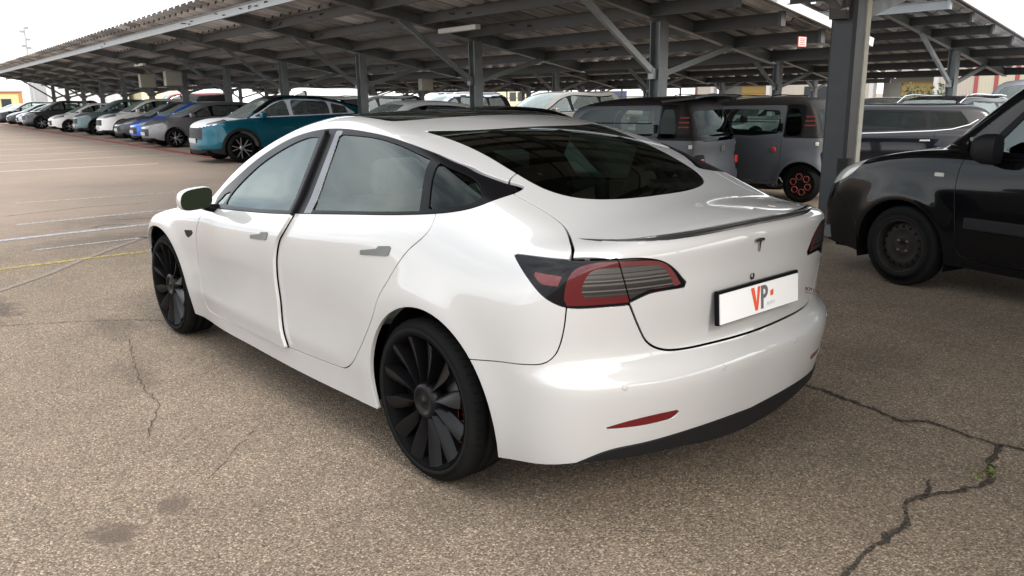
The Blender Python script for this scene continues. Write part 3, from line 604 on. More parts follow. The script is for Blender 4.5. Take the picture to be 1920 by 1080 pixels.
            for a, b in be:
                A, B = m2[a], m2[b]; fs += [(b, a, A, B)] if False else [(A+1, B+1, B, A)[::-1], (A+2, B+2, B+1, A+1)[::-1]]
        fs = [f[::-1] for f in fs]
        if mirror == 'right': V = V*[1, -1, 1]; N = N*[1, -1, 1]; fs = [f[::-1] for f in fs]
        elif mirror == 'merge':
            n = len(V); cen = np.abs(V[:, 1]) < 1e-6; idx = np.where(cen, np.arange(n), np.arange(n)+n)
            V = np.vstack([V, V*[1, -1, 1]]); N = np.vstack([N, N*[1, -1, 1]]); fs = fs+[tuple(int(idx[v]) for v in f)[::-1] for f in fs]
            N[:n][cen, 1] = 0
        # orient by the stored normals
        out = []
        for f in fs:
            a, b, c = V[f[0]], V[f[1]], V[f[2]]; d = V[f[3]] if len(f) > 3 else c
            nn = np.cross(c-a, d-b) if len(f) > 3 else np.cross(b-a, c-a)
            out.append(f if nn@N[f[0]]+nn@N[f[1]]+nn@N[f[2]] >= 0 else f[::-1])
        return link_mesh(name, V, out, material, parent, smooth=True, normals=N/(np.linalg.norm(N, axis=1)[:, None]+1e-9))
# ------------------------------------------------------------------ the white saloon
HERO=dict(wb=2.875,
 roof=[(-1.0,.80),(-.75,.93),(-.5,1.075),(-.3,1.165),(0,1.285),(.3,1.37),(.65,1.42),(1.2,1.44),(1.6,1.41),(1.9,1.325),(2.2,1.19),(2.5,1.03),(2.75,.89)],
 crown=[(-1,-.0),(-.5,-.02),(0,-.04),(.6,-.035),(1.2,-.03),(1.3,-.045),(1.7,-.085),(2.2,-.09),(2.6,-.14)],
 top=[(-1.1,1.02),(-.86,1.055),(-.6,1.085),(-.3,1.10),(.2,1.03),(.8,.99),(1.5,.96),(2.1,.95),(2.5,.925),(2.9,.86),(3.2,.78),(3.5,.68),(3.7,.58)],
 topcrown=[(-.9,-.05),(-.5,-.08),(-.2,-.06),(.5,-.0),(1.5,-.0),(2.3,-.04),(3,-.04),(3.6,-.06)],
 W=[(-1.0,.80),(-.7,.87),(-.4,.905),(0,.92),(.5,.918),(1.2,.918),(2,.918),(2.6,.926),(2.9,.936),(3.2,.925),(3.6,.80)],
 G=[(-1.0,.52),(-.7,.62),(-.33,.765),(0,.83),(.5,.862),(1.1,.872),(1.7,.855),(2.1,.835),(2.5,.76),(2.9,.70)],
 tumble=[(-.9,.45),(-.3,.52),(.5,.60),(1.2,.62),(2.0,.66),(2.6,.6)],gcurve=.0,
 belt=[(-.6,1.12),(-.33,1.11),(0,1.085),(.52,1.026),(1.07,.977),(2.05,.913),(2.8,.88)],
 rear=[(.1,-.80),(.22,-.87),(.35,-.91),(.50,-.940),(.555,-.944),(.58,-.936),(.605,-.912),(.64,-.893),(.75,-.89),(.88,-.90),(.97,-.905),(1.04,-.905),(1.10,-.88)],
 front=[(.1,3.60),(.25,3.68),(.45,3.71),(.6,3.70),(.75,3.62),(.9,3.5)],
 tuck=[(.1,-.09),(.2,-.055),(.3,-.028),(.45,-.006),(.62,0),(.75,-.004),(.85,-.018),(.95,-.045),(1.05,-.09),(1.15,-.15)],
 extra=lambda x,z: -.015*gs(z,.56,.11)*(1/(1+np.exp(-(x-.45)/.10)))*(1/(1+np.exp((x-2.3)/.10)))+.010*gs(z,.385,.05)*(1/(1+np.exp(-(x-.50)/.08)))*(1/(1+np.exp((x-2.25)/.08))),
 rplan=(.26,3.0),fplan=(.52,3.2),k=dict(end=.22,top=.10,gh=.10,blend=.09,rear=.16))
def lens_mat():
    """clear tail lamp cover over stacked horizontal reflector steps"""
    m = bpy.data.materials.new('clear_lens'); m.use_nodes = True; nt = m.node_tree; b = nt.nodes['Principled BSDF']; N = nt.nodes.new; L = nt.links.new
    tc = N('ShaderNodeTexCoord'); sp = N('ShaderNodeSeparateXYZ'); L(tc.outputs['Object'], sp.inputs[0]); r = N('ShaderNodeMapRange'); r.inputs[1].default_value = .84; r.inputs[2].default_value = .99; L(sp.outputs[2], r.inputs[0])
    c = N('ShaderNodeValToRGB'); c.color_ramp.interpolation = 'CONSTANT'; e = c.color_ramp.elements
    st = [(0, .03), (.20, .10), (.23, .02), (.30, .34), (.325, .03), (.40, .07), (.43, .30), (.47, .05), (.52, .42), (.545, .12), (.60, .26), (.67, .05), (.69, .22), (.80, .10)]
    while len(e) < len(st): e.new(.5)
    for k, (p, v) in zip(e, st): k.position = p; k.color = (v*.42+.018, v*.41+.017, v*.40+.017, 1)
    L(r.outputs[0], c.inputs[0]); L(c.outputs[0], b.inputs['Base Color']); b.inputs['Metallic'].default_value = .5; b.inputs['Roughness'].default_value = .25; b.inputs['Coat Weight'].default_value = 1; b.inputs['Coat Roughness'].default_value = .02
    MATS['clear_lens'] = m; return m
M_WHITE = mat('pearl_white_paint', (.455, .45, .445), .30, coat=1, spec=.5, noise=(2.2, .025))
M_WHITE.node_tree.nodes['Principled BSDF'].inputs['Coat IOR'].default_value = 1.85
M_BLACKGLOSS = mat('gloss_black', (.003, .003, .004), .12, coat=.35)
M_TRIM = mat('satin_black_trim', (.004, .004, .005), .3, ior=1.2)
M_DARK = mat('dark_lining', (.006, .006, .006), .95, ior=1.1)
M_RUBBER = mat('tyre_rubber', (.009, .009, .009), .8, ior=1.2, noise=(30, .2), bump=(160, .12, .002))
M_RIMBLACK = mat('matt_black_alloy', (.006, .006, .007), .34, ior=1.28, noise=(8, .12))
M_PLASTIC = mat('grey_black_plastic', (.010, .010, .011), .5, ior=1.25, bump=(400, .1, .001))
M_GLASS = glass_mat('side_glass', (.46, .55, .53), ior=1.6)
M_GLASSDARK = glass_mat('tinted_glass', (.20, .26, .24), ior=1.32)
M_REDLENS = mat('red_lens', (.080, .005, .008), .12, coat=1)
M_DEEPRED = mat('deep_red_lens', (.11, .005, .008), .10, coat=1)
M_CLEARLENS = lens_mat()
M_CHROME = mat('chrome', (.72, .73, .74), .10, metal=1)
M_DISC = mat('brake_disc_steel', (.07, .068, .066), .45, metal=1)
M_CALIPER = mat('red_caliper', (.35, .02, .03), .35)
M_CREAM = mat('white_leatherette', (.62, .60, .56), .5, noise=(5, .05))
M_BLACKCLOTH = mat('black_interior_fabric', (.02, .02, .021), .85)

def wheel(parent, name, x, y, r, rr, width, style, rim_m, tyre_m=None, side=1, n=60, blades=10, caliper=None, cang=0.):
    """wheel whose outer face looks to +y*side; r tyre radius, rr rim radius"""
    w = empty(name, (x, y, r)); w.parent = parent
    if side < 0: w.rotation_euler = (0, 0, math.pi)
    sw = (r-rr)
    t = MB(); hw = width/2
    t.lathe([(-width, rr), (-width, rr+.02), (-width+.012, r-.022), (-width+.035, r-.004), (-width+.07, r), (-hw-.018, r), (-hw-.016, r-.007), (-hw-.008, r-.007), (-hw-.006, r),
             (-hw+.030, r), (-hw+.032, r-.007), (-hw+.040, r-.007), (-hw+.042, r), (-.052, r-.001), (-.030, r-.006), (-.012, r-.022), (-.004, r-.04*sw/.067), (-.002, r-sw*.55), (-.004, rr+.012), (-.011, rr+.003), (-.022, rr-.004)], n)
    # short sipes across the outer shoulder
    for k in range(n):
        a = 2*math.pi*(k+.5)/n; c, s_ = math.cos(a), math.sin(a); q = r-.0005
        t.add([(q*c, -.020, q*s_), (q*math.cos(a+.012), -.020, q*math.sin(a+.012)), ((q+.001)*math.cos(a+.03), -.062, (q+.001)*math.sin(a+.03)), ((q+.001)*math.cos(a+.018), -.062, (q+.001)*math.sin(a+.018))], [(0, 1, 2, 3)])
    t.build('tyre', tyre_m or M_RUBBER, w)
    b = MB(); b.lathe([(-width+.02, rr+.001), (-width+.05, rr-.02), (-.09, rr-.03), (-.03, rr-.016), (-.016, rr-.010), (-.007, rr-.002), (-.005, rr+.004), (-.012, rr+.006)], n)
    b.lathe([(-.13, .0), (-.13, .05), (-.10, rr*.6), (-.10, rr-.025)], 32)
    b.build('rim_barrel', M_DARK if style != 'steel' else rim_m, w)
    s = MB()
    R0 = .055; R1 = rr-.008
    if style == 'turbine':
        nb = blades
        for k in range(nb):
            a0 = 2*math.pi*(k+.25)/nb; L = 12; vs = []
            for i in range(L+1):
                q = i/L; rad = R0*.9+(R1-R0*.9)*q; lead = a0+.16*math.sin(q*math.pi*.5)-.06*q; half = (.118-.008*q)*(1 if q > .12 else .75+2*q)*(1.0+.25*math.sin(q*3.1))
                dep = -.030+.022*q**1.5; tw = .018*(1-.35*q)
                for e, (aa, dd) in enumerate(((lead-half, dep-tw*1.1), (lead-half*.25, dep-tw*.15), (lead+half*.75, dep+tw*.55), (lead+half, dep+tw*.62), (lead+half*1.02, dep-.020), (lead+half*1.0, dep-.05), (lead-half, dep-.05))):
                    vs.append((rad*math.cos(aa), dd-.001, rad*math.sin(aa)))
            m = 7
            for i in range(L):
                for j in range(m):
                    f = (i*m+j, i*m+(j+1) % m, (i+1)*m+(j+1) % m, (i+1)*m+j)
                    s.add([vs[q_] for q_ in f], [(0, 1, 2, 3)], False)
        sp = s.build('spokes', rim_m, w)
        me = sp.data; import bmesh; bm = bmesh.new(); bm.from_mesh(me); bmesh.ops.remove_doubles(bm, verts=bm.verts, dist=1e-5); bmesh.ops.recalc_face_normals(bm, faces=bm.faces)
        for f in bm.faces: f.smooth = True
        for e in bm.edges:
            if len(e.link_faces) == 2 and e.calc_face_angle(0) > .7: e.smooth = False
        bm.to_mesh(me); bm.free()
        h = MB(); h.lathe([(-.06, .078), (-.026, .074), (-.016, .066), (-.012, .060), (-.012, .050), (-.020, .046), (-.019, .014), (-.013, .010), (-.012, 0.0001)], 40); h.build('hub_cap', rim_m, w)
    elif style == 'steel':
        s.lathe([(-.075, .0001), (-.075, .028), (-.050, .032), (-.046, .070), (-.062, .085), (-.040, .120), (-.046, rr-.045), (-.075, rr-.022), (-.075, rr-.012)], 64)
        s.build('rim', rim_m, w)
        for k in range(16):
            a = 2*math.pi*k/16; R = rr-.052; h = MB(); h.lathe([(0, .0001), (0, .0115)], 12, c=(R*math.cos(a), -.041, R*math.sin(a))); h.build('vent_hole', M_DARK, w)
        for k in range(4):
            a = 2*math.pi*(k+.5)/4; h = MB(); h.lathe([(0, .0001), (0, .011), (-.012, .012)], 6, c=(.052*math.cos(a), -.042, .052*math.sin(a))); h.build('wheel_nut', mat('rusty_nut', (.12, .09, .07), .5, metal=.6), w)
    elif style == 'hexes':
        s.lathe([(-.02, .0001), (-.02, rr*.97)], 32); s.build('wheel_cover', M_TRIM, w)
        h = MB()
        for k in range(6):
            a = 2*math.pi*k/6+.3; cx, cz = .6*rr*math.cos(a), .6*rr*math.sin(a); q = rr*.25
            h.tube([(cx+q*math.cos(b_*math.pi/3), -.012, cz+q*math.sin(b_*math.pi/3)) for b_ in range(7)], .007, 5)
        h.build('hexagon_accents', mat('orange_red_accent', (.26, .05, .035), .5), w)
    else:                      # two-tone split spokes
        nb = blades
        for k in range(nb):
            a = 2*math.pi*k/nb
            for sgn in (-1, 1):
                p0 = (R0*math.cos(a), R0*math.sin(a)); a1 = a+sgn*(.62/nb*2); p1 = (R1*math.cos(a1), R1*math.sin(a1))
                s.beam((p0[0], -.03, p0[1]), (p1[0], -.012, p1[1]), .020, .026, up=(0, 1, 0))
        s.lathe([(-.05, .062), (-.02, .058), (-.016, .03), (-.016, .0001)], 24)
        s.build('spokes', rim_m, w)
    if caliper:
        d = MB(); d.lathe([(-.085, .06), (-.085, rr*.70), (-.115, rr*.70)], 40); d.build('brake_disc', M_DISC, w)
        c = MB(); a = cang
        for i in range(7):
            q = a+(i-3)*.11; c.box((rr*.78*math.cos(q), -.078, rr*.78*math.sin(q)), (.042, .075, .055), Matrix.Rotation(-q, 3, 'Y'))
        c.build('brake_caliper', caliper, w, bevel=.004)
    return w

def glyph(text, size, m, parent, name, M, extrude=.001):
    cu = bpy.data.curves.new(name, 'FONT'); cu.body = text; cu.size = size; cu.extrude = extrude; cu.align_x = 'CENTER'; cu.align_y = 'CENTER'
    o = bpy.data.objects.new(name+'_tmp', cu); COL.objects.link(o); dg = bpy.context.evaluated_depsgraph_get()
    me = bpy.data.meshes.new_from_object(o.evaluated_get(dg)); bpy.data.objects.remove(o)
    me.name = name; me.materials.clear(); me.materials.append(m); me.transform(M); r = bpy.data.objects.new(name, me); COL.objects.link(r); r.parent = parent; return r

def seat(parent, x, y, m, back=True, name='seat', zb=.30):
    """one seat with cushion, backrest and head restraint, merged into a soft shape"""
    b = MB()
    b.box((x+.02, y, zb+.10), (.52, .50, .16)); b.box((x-.27, y, zb+.44), (.14, .48, .62), Matrix.Rotation(-.26, 3, 'Y'))
    b.box((x-.38, y, zb+.83), (.10, .27, .18), Matrix.Rotation(-.2, 3, 'Y'))
    return b.build(name, m, parent, bevel=.045)

def build_hero():
    root = empty('white_saloon_car', (0, 0, 0))
    tag(root, 'glossy white electric saloon with black turbine wheels and a front door ajar, in front', 'car')
    F = make_shape(HERO)
    s = Shell(F, -1.02, 3.78, 1.5, .024)
    # wheel arches, lower edge
    def gone(reg, labs=('body',)):
        for i, ins in s.cut(reg, 0, labs).items():
            if ins: s.lab[i] = 'gone'
    for c in ((-.055, .335), (2.845, .335)):
        gone(Region('s', None, ymin=.5, fn=lambda Q, c=c: np.hypot(Q[:, 0]-c[0], (Q[:, 1]-c[1])*.985)-.392))
    zb = spline([(0, .24), (.2, .255), (.40, .285), (.57, .292), (.74, .29), (.85, .270), (.946, .252), (1.1, .225), (1.3, .215), (3.1, .215)])
    gone(Region('w', None, fn=lambda Q: Q[:, 1]-np.where(Q[:, 0] > 1.3, .215, zb(Q[:, 0]))))
    zt = spline([(0, .330), (.2, .340), (.409, .343), (.55, .338), (.671, .323), (.74, .292), (.8, .26)])
    s.part(Region('w', None, fn=lambda Q: np.maximum(Q[:, 1]-zt(Q[:, 0]), Q[:, 0]-.78)), 'diffuser', .0015)
    # lamps
    s.part(Region('w', [(.585, .832, 1), (.628, .989, 1), (.77, .990), (.86, .990), (.952, .988, 1), (.899, .927), (.845, .870), (.803, .845), (.765, .834), (.68, .832)]), 'lamp_outer', .002)
    s.part(Region('w', [(.595, .836, 1), (.544, .856), (.516, .864), (.46, .867), (.374, .866, 1), (.375, .878, 1), (.397, .899), (.425, .930), (.464, .960), (.502, .976), (.56, .987), (.635, .989, 1)]), 'lamp_inner', .002)
    s.part(Region('w', [(.885, .945, 1), (.790, .938, 1), (.803, .905, 1), (.852, .908, 1)]), 'lr1', 0, ('lamp_outer',))
    s.part(Region('w', [(.786, .842, 1), (.777, .92), (.752, .962), (.705, .980), (.625, .982, 1), (.585, .842, 1)]), 'lr2', 0, ('lamp_outer',))
    s.part(Region('w', [(.735, .866, 1), (.731, .910), (.711, .950), (.68, .962), (.625, .965, 1), (.58, .866, 1)]), 'lc2', 0, ('lr2',))
    s.part(Region('w', [(.64, .981, 1), (.504, .973), (.452, .947), (.402, .878, 1), (.64, .878, 1)]), 'lr3', 0, ('lamp_inner',))
    s.part(Region('w', [(.64, .966, 1), (.494, .957), (.462, .932), (.43, .878, 1), (.52, .878), (.605, .845, 1)]), 'lc3', 0, ('lr3', 'lamp_inner'))
    # side window band
    dlo = [(2.045, .914, 1), (1.85, .926), (1.377, .955), (1.036, .982), (.513, 1.027), (.216, 1.053), (-.034, 1.080), (-.160, 1.100), (-.235, 1.122), (-.262, 1.145), (-.235, 1.168), (-.173, 1.190), (-.077, 1.221), (.003, 1.247), (.199, 1.296), (.455, 1.336), (.695, 1.358), (.972, 1.368), (1.236, 1.352), (1.532, 1.297), (1.787, 1.205), (1.997, 1.085), (2.17, .965)]
    s.part(Region('s', dlo, ymin=.38), 'trim', .0015)
    s.part(Region('s', [(1.885, .945, 1), (1.44, .968), (1.044, .997, 1), (1.115, 1.325, 1), (1.25, 1.318), (1.466, 1.268), (1.701, 1.180), (1.86, 1.075), (1.94, .99), (1.925, .958)]), 'glass_f', .001, ('trim',))
    s.part(Region('s', [(2.09, .932, 1), (1.955, .945, 1), (1.965, 1.01, 1), (2.05, .985, 1)]), 'glass_a', .001, ('trim',))
    s.part(Region('s', [(.862, 1.013, 1), (.45, 1.046), (.054, 1.082, 1), (.14, 1.266, 1), (.378, 1.310), (.62, 1.336), (.945, 1.342, 1)]), 'glass_r', .001, ('trim',))
    s.part(Region('s', [(.005, 1.092, 1), (-.11, 1.108), (-.19, 1.125), (-.215, 1.148), (-.17, 1.175), (-.075, 1.213), (.085, 1.255, 1)]), 'glass_q', .001, ('trim',))
    s.part(Region('s', [(.93, .985, 1), (.995, 1.36, 1), (.93, 1.36, 1), (.862, .99, 1)]), 'applique', .0008, ('trim',))
    s.part(Region('s', [(1.01, .97, 1), (1.075, 1.355, 1), (1.4, 1.50, 1), (2.4, 1.3, 1), (2.4, .85, 1)]), 'trim_f', .0035, ('trim',))
    # glass above
    s.part(Region('t', [(-.452, -.1, 1), (-.45, .1), (-.43, .24), (-.39, .36), (-.335, .435), (-.25, .482), (-.10, .500), (.05, .503), (.23, .515), (.43, .540, 1), (.34, .36), (.305, .18), (.30, -.1, 1)]), 'rear_window', .002)
    s.part(Region('t', [(.62, -.1, 1), (.64, .3), (.68, .515), (.75, .540), (1.1, .548), (1.5, .535), (1.62, .51), (1.66, .3), (1.67, -.1, 1)]), 'roof_glass', .002)
    s.part(Region('t', [(1.69, -.1, 1), (1.68, .3), (1.65, .50), (1.75, .528), (2.05, .575), (2.3, .62), (2.42, .63), (2.52, .5), (2.58, .2), (2.59, -.1, 1)]), 'windshield', .002)
    # lid, doors, bumper, bonnet
    s.part(Region('c', [(-.1, .193, 1), (.063, .193), (.26, .199), (.40, .206), (.478, .218), (.537, .248), (.580, .306), (.615, .367, 1), (.639, .429), (.659, .488), (.68, .492, 1), (.774, .533, 1), (.715, .582), (.669, .621), (.632, .663), (.616, .696), (.606, .755), (.608, .828), (.618, .902), (.625, .971, 1), (.55, 1.05), (.46, 1.10, 1), (.3, 1.09, 1), (-.1, .8, 1)]), 'lid', .0036)
    s.part(Region('w', [(-.1, .1, 1), (-.1, .88, 1), (.74, .88, 1), (.776, .846, 1), (.786, .753), (.806, .680), (.840, .645), (.90, .632), (.983, .621), (1.072, .606), (1.16, .594, 1), (1.25, .1, 1)]), 'rbump', .0022)
    s.part(Region('s', [(2.075, .905, 1), (2.145, .895), (2.194, .827), (2.225, .768), (2.243, .65), (2.250, .55), (2.243, .455), (2.222, .33), (2.19, .292, 1), (1.841, .296), (1.45, .307), (1.085, .317, 1), (1.108, .39), (1.124, .459), (1.128, .54), (1.136, .631), (1.133, .70), (1.124, .772), (1.096, .848), (1.047, .909), (1.012, .975, 1), (1.02, 1.0, 1), (2.05, .94, 1)], ymin=.5), 'fdoor', .0028)
    s.part(Region('s', [(1.3, .311, 1), (.60, .338), (.54, .348), (.475, .388), (.425, .438), (.345, .535), (.266, .647), (.226, .728), (.168, .80), (.119, .865), (.054, .935), (-.012, .985), (-.045, 1.02), (-.05, 1.05), (-.04, 1.10, 1), (1.1, 1.0, 1), (1.3, .9, 1)], ymin=.5), 'rdoor', .0028)
    s.part(Region('t', [(2.47, -.1, 1), (2.42, .4), (2.33, .60), (2.40, .70, 1), (2.9, .72), (3.3, .66), (3.48, .5), (3.60, .2), (3.61, -.1, 1)], nmin=None), 'hood', .0025)
    s.part(Region('f', [(-.1, .1, 1), (-.1, .62, 1), (.35, .62), (.62, .60), (.80, .55), (.95, .50, 1), (.98, .1, 1)]), 'fbump', .0022)
    s.part(Region('f', [(.45, .64, 1), (.62, .70), (.80, .76, 1), (.86, .72), (.74, .64), (.60, .615, 1)]), 'headlight', .002)
    # charge port style seam and rear fog reflector
    s.part(Region('w', [(.680, .416, 1), (.59, .436), (.50, .444), (.408, .442, 1), (.418, .425), (.445, .411, 1), (.53, .409), (.615, .411)]), 'fog', .001, ('rbump',))
    s.part(Region('s', [(2.415, .752, 1), (2.262, .766, 1), (2.300, .735), (2.375, .708, 1)], ymin=.6), 'badge', .001)
    W_ = M_WHITE
    s.mesh('body', 'body', W_, root, flange=.02)
    s.mesh('boot_lid', 'lid', W_, root); s.mesh('rear_bumper', 'rbump', W_, root); s.mesh('diffuser', 'diffuser', M_PLASTIC, root, off=.004, flange=.03)
    s.mesh('bonnet', 'hood', W_, root); s.mesh('front_bumper', 'fbump', W_, root)
    for z_, yv in ((.562, .66), (.556, .24), (.556, -.24), (.562, -.66)):
        xx = surf_x(F, yv, z_); nrm = Vector(grad(F, np.array([[xx, yv, z_]]))[0]); b = MB(); b.lathe([(.0012, .0001), (.0012, .0085), (.0006, .0095), (-.002, .0095)], 20, axis='z'); b.lathe([(.0002, .0095), (.0002, .0108)], 20, axis='z')
        o = b.build('parking_sensor', mat('sensor_paint', (.42, .41, .40), .35, coat=1), root); o.location = (xx, yv, z_); o.rotation_euler = nrm.to_track_quat('Z', 'Y').to_euler()
    s.mesh('roof_glass', 'roof_glass', M_GLASSDARK, root, flange=.005); s.mesh('windscreen', 'windshield', M_GLASS, root, flange=.005)
    s.mesh('rear_window', 'rear_window', M_GLASSDARK, root, flange=.005)
    # black band round the inside edge of the rear window and windscreen
    for lab, out, nm in (('rear_window', [(-.375, -.1, 1), (-.372, .1), (-.345, .25), (-.30, .33), (-.22, .385), (-.08, .42), (.1, .445), (.24, .46, 1), (.21, -.1, 1)], 'rear_window_band'),
                         ('windshield', [(1.74, -.1, 1), (1.73, .46, 1), (2.05, .53), (2.33, .585), (2.42, .5), (2.49, .2), (2.50, -.1, 1)], 'windscreen_band')):
        keep = list(s.lab); s.part(Region('t', out), 'hole', 0, (lab,)); s.mesh(nm, lab, M_BLACKGLOSS, root, off=-.004, flange=0)
    for side in ('left', 'right'):
        g = 'right' if side == 'right' else 'none'
        def P(name, lab, m, par=root, **k): return s.mesh(name, lab, m, par, mirror=g, **k)
        lamp = P('tail_lamp', 'lamp_outer', M_BLACKGLOSS, flange=.01)
        P('red_reflector', 'lr1', M_DEEPRED, lamp, flange=0); P('red_lens', 'lr2', M_REDLENS, lamp, flange=0); P('clear_lens', 'lc2', M_CLEARLENS, lamp, flange=0)
        lamp2 = P('lid_tail_lamp', 'lamp_inner', M_BLACKGLOSS, flange=.01)
        P('red_lens', 'lr3', mat('pale_red_lens', (.115, .028, .03), .15, coat=1), lamp2, flange=0); P('clear_lens', 'lc3', M_CLEARLENS, lamp2, flange=0)
        P('fog_reflector', 'fog', M_DEEPRED, flange=.004, off=-.002); P('headlight', 'headlight', M_CLEARLENS, flange=.01)
        P('repeater_badge', 'badge', M_TRIM, flange=.006, off=.001)
        fd = P('front_door', 'fdoor', W_, flange=.016)
        rd = P('rear_door', 'rdoor', W_, flange=.02)
        P('window_frame', 'trim_f', M_TRIM, fd, flange=.03, off=.001); P('window', 'glass_f', M_GLASS, fd, off=-.004, flange=.002); P('quarter_light', 'glass_a', M_GLASS, fd, off=-.004, flange=.002)
        P('window_frame', 'trim', M_TRIM, rd, flange=.015, off=.001); P('window', 'glass_r', glass_mat('rear_door_glass', (.34, .42, .40), ior=1.5), rd, off=-.004, flange=.002)
        P('pillar_cover', 'applique', mat('pillar_gloss', (.05, .05, .06), .08, coat=1), rd, off=.0015, flange=.003)
        P('quarter_window', 'glass_q', glass_mat('shaded_tint_glass', (.10, .12, .115), ior=1.3), off=-.004, flange=.002)  # dark tint stands in for the dim cabin and the reflected canopy
        sg = 1 if side == 'left' else -1
        # flush door handles: a slim bar that widens into a thumb pad
        for par, hx, hz, sl in ((fd, 1.405, .835, -.026/.2), (rd, .375, .889, -.03/.2)):
            h = MB(); out = [(0, -.009), (0, .009), (-.115, .012), (-.130, .022), (-.205, .020), (-.213, .012), (-.203, -.014), (-.19, -.019), (-.13, -.016)]
            vs = []
            for e in (-.004, .0035):
                for a, b in out:
                    x = hx+a; z = hz+b+a*sl
                    yy = surf_y(F, x, z)+e; vs.append((x, yy*sg, z))
            n = len(out); h.add(vs, [tuple(range(n, 2*n))]+[(i, (i+1) % n, (i+1) % n+n, i+n) for i in range(n)])
            h.build('handle', mat('handle_grey', (.16, .17, .17), .3, metal=.6), par)
        # mirror
        mb = MB(); vs = []; nn = 28; rings = [(1.945, 1.0), (1.95, 1.03), (1.98, 1.06), (2.02, 1.0), (2.06, .80), (2.085, .5), (2.09, .05)]
        cy_, cz_ = .990, .984
        def ring(a, b, k, sc_): 
            t = 2*math.pi*k/nn; c, q = math.cos(t), math.sin(t); ex = .62
            yy = math.copysign(abs(c)**ex, c)*a*sc_; zz = math.copysign(abs(q)**ex, q)*b*sc_
            yy -= zz*.18 if zz > 0 else 0
            return (cy_+yy, cz_+zz+yy*-.12)
        for X_, sc_ in rings:
            for k in range(nn):
                y_, z_ = ring(.080, .057, k, sc_); vs.append((X_+(cy_-y_)*-.25*1, y_*sg, z_))
        mb.add(vs, [(i*nn+k, i*nn+(k+1) % nn, (i+1)*nn+(k+1) % nn, (i+1)*nn+k) for i in range(len(rings)-1) for k in range(nn)]+[tuple(range((len(rings)-1)*nn, len(rings)*nn))], True)
        mo = mb.build('mirror_housing', W_, fd)
        g_ = MB(); vs = [(1.950+(cy_-y_)*-.25, y_*sg, z_) for y_, z_ in (ring(.080, .057, k, .97) for k in range(nn))]; g_.add(vs, [tuple(range(nn))])
        g_.build('mirror_glass', mat('mirror_glass', (.05, .075, .055), .03, metal=1), fd)
        a_ = MB(); a_.tube([(2.0, .86*sg, .915), (1.99, .91*sg, .925), (1.99, .95*sg, .945)], [.028, .022, .024], 10); a_.build('mirror_arm', M_TRIM, fd)
        if side == 'left':
            piv = Vector((2.15, .90, 0)); R = Matrix.Rotation(math.radians(-1.25), 4, 'Z'); T = Matrix.Translation(piv) @ R @ Matrix.Translation(-piv)
            fd.matrix_world = T
    # inner shell closes the gaps and lines the cabin
    s2 = Shell(F, -1.02, 3.78, 1.5, .06)
    def gone2(reg):
        for i, ins in s2.cut(reg, 0, ('body',)).items():
            if ins: s2.lab[i] = 'gone'
    for c in ((-.055, .335), (2.845, .335)): gone2(Region('s', None, ymin=.5, fn=lambda Q, c=c: np.hypot(Q[:, 0]-c[0], Q[:, 1]-c[1])-.47))
    gone2(Region('w', None, fn=lambda Q: Q[:, 1]-.23-.12*(Q[:, 0] < 1.1)))
    gone2(Region('s', [(1.93, .96, 1), (1.44, .975), (1.10, 1.0, 1), (1.13, 1.33, 1), (1.25, 1.325), (1.466, 1.275), (1.701, 1.190), (1.86, 1.085), (1.94, 1.0)], ymin=.4))
    gone2(Region('s', [(.86, 1.02, 1), (.45, 1.05), (.03, 1.085, 1), (.12, 1.27, 1), (.378, 1.315), (.60, 1.342), (.94, 1.345, 1)], ymin=.4))
    gone2(Region('s', [(-.005, 1.09, 1), (-.19, 1.12), (-.22, 1.145), (-.17, 1.18), (-.08, 1.217), (.08, 1.26, 1)], ymin=.4))
    gone2(Region('t', [(-.38, -.1, 1), (-.36, .25), (-.23, .39), (-.08, .43), (.1, .45), (.25, .46, 1), (.22, -.1, 1)]))
    gone2(Region('t', [(1.74, -.1, 1), (1.73, .46, 1), (2.05, .53), (2.33, .585), (2.42, .5), (2.50, -.1, 1)]))
    gone2(Region('t', [(.68, -.1, 1), (.70, .49, 1), (1.1, .50), (1.55, .49, 1), (1.60, -.1, 1)]))
    s2.mesh('inner_shell', 'body', M_DARK, root, off=-.028, flange=0)
    # underbody and wheel housings
    u = MB(); u.box((1.35, 0, .22), (3.9, 1.1, .06)); u.box((1.4, 0, .235), (2.0, 1.70, .03)); u.build('underbody', M_DARK, root)
    for cx in (-.055, 2.845):
        for sg in (1, -1):
            hbx = MB(); n = 24; R_ = .405; y0, y1 = .86*sg, .52*sg
            arc = [(cx+R_*math.cos(math.pi*(k/n*1.14-.07)), .335+R_*math.sin(math.pi*(k/n*1.14-.07))) for k in range(n+1)]
            hbx.add([(a, y0, b) for a, b in arc]+[(a, y1, b) for a, b in arc], [(k, k+1, k+n+2, k+n+1) for k in range(n)]); hbx.add([(a, y1, b) for a, b in arc], [tuple(range(n+1))])
            hbx.build('wheel_housing', M_DARK, root)
    for x_ in (0, 2.875):
        for sg in (1, -1):
            wheel(root, 'wheel', x_, .903*sg, .334, .272, .235, 'turbine', M_RIMBLACK, side=sg, blades=12, caliper=M_CALIPER, cang=math.pi+.1 if sg > 0 else -.1)
    # cabin
    for x_, y_ in ((1.30, .37), (1.30, -.37)): seat(root, x_, y_, M_CREAM, name='front_seat')
    b = MB(); b.box((.42, 0, .42), (.52, 1.24, .16)); b.box((.13, 0, .74), (.14, 1.22, .60), Matrix.Rotation(-.42, 3, 'Y')); b.build('rear_bench', M_CREAM, root, bevel=.045)
    b = MB()
    for y_ in (-.40, 0, .40): b.box((-.03, y_, 1.075), (.09, .25, .15), Matrix.Rotation(-.3, 3, 'Y'))
    b.build('head_restraints', M_BLACKCLOTH, root, bevel=.035)
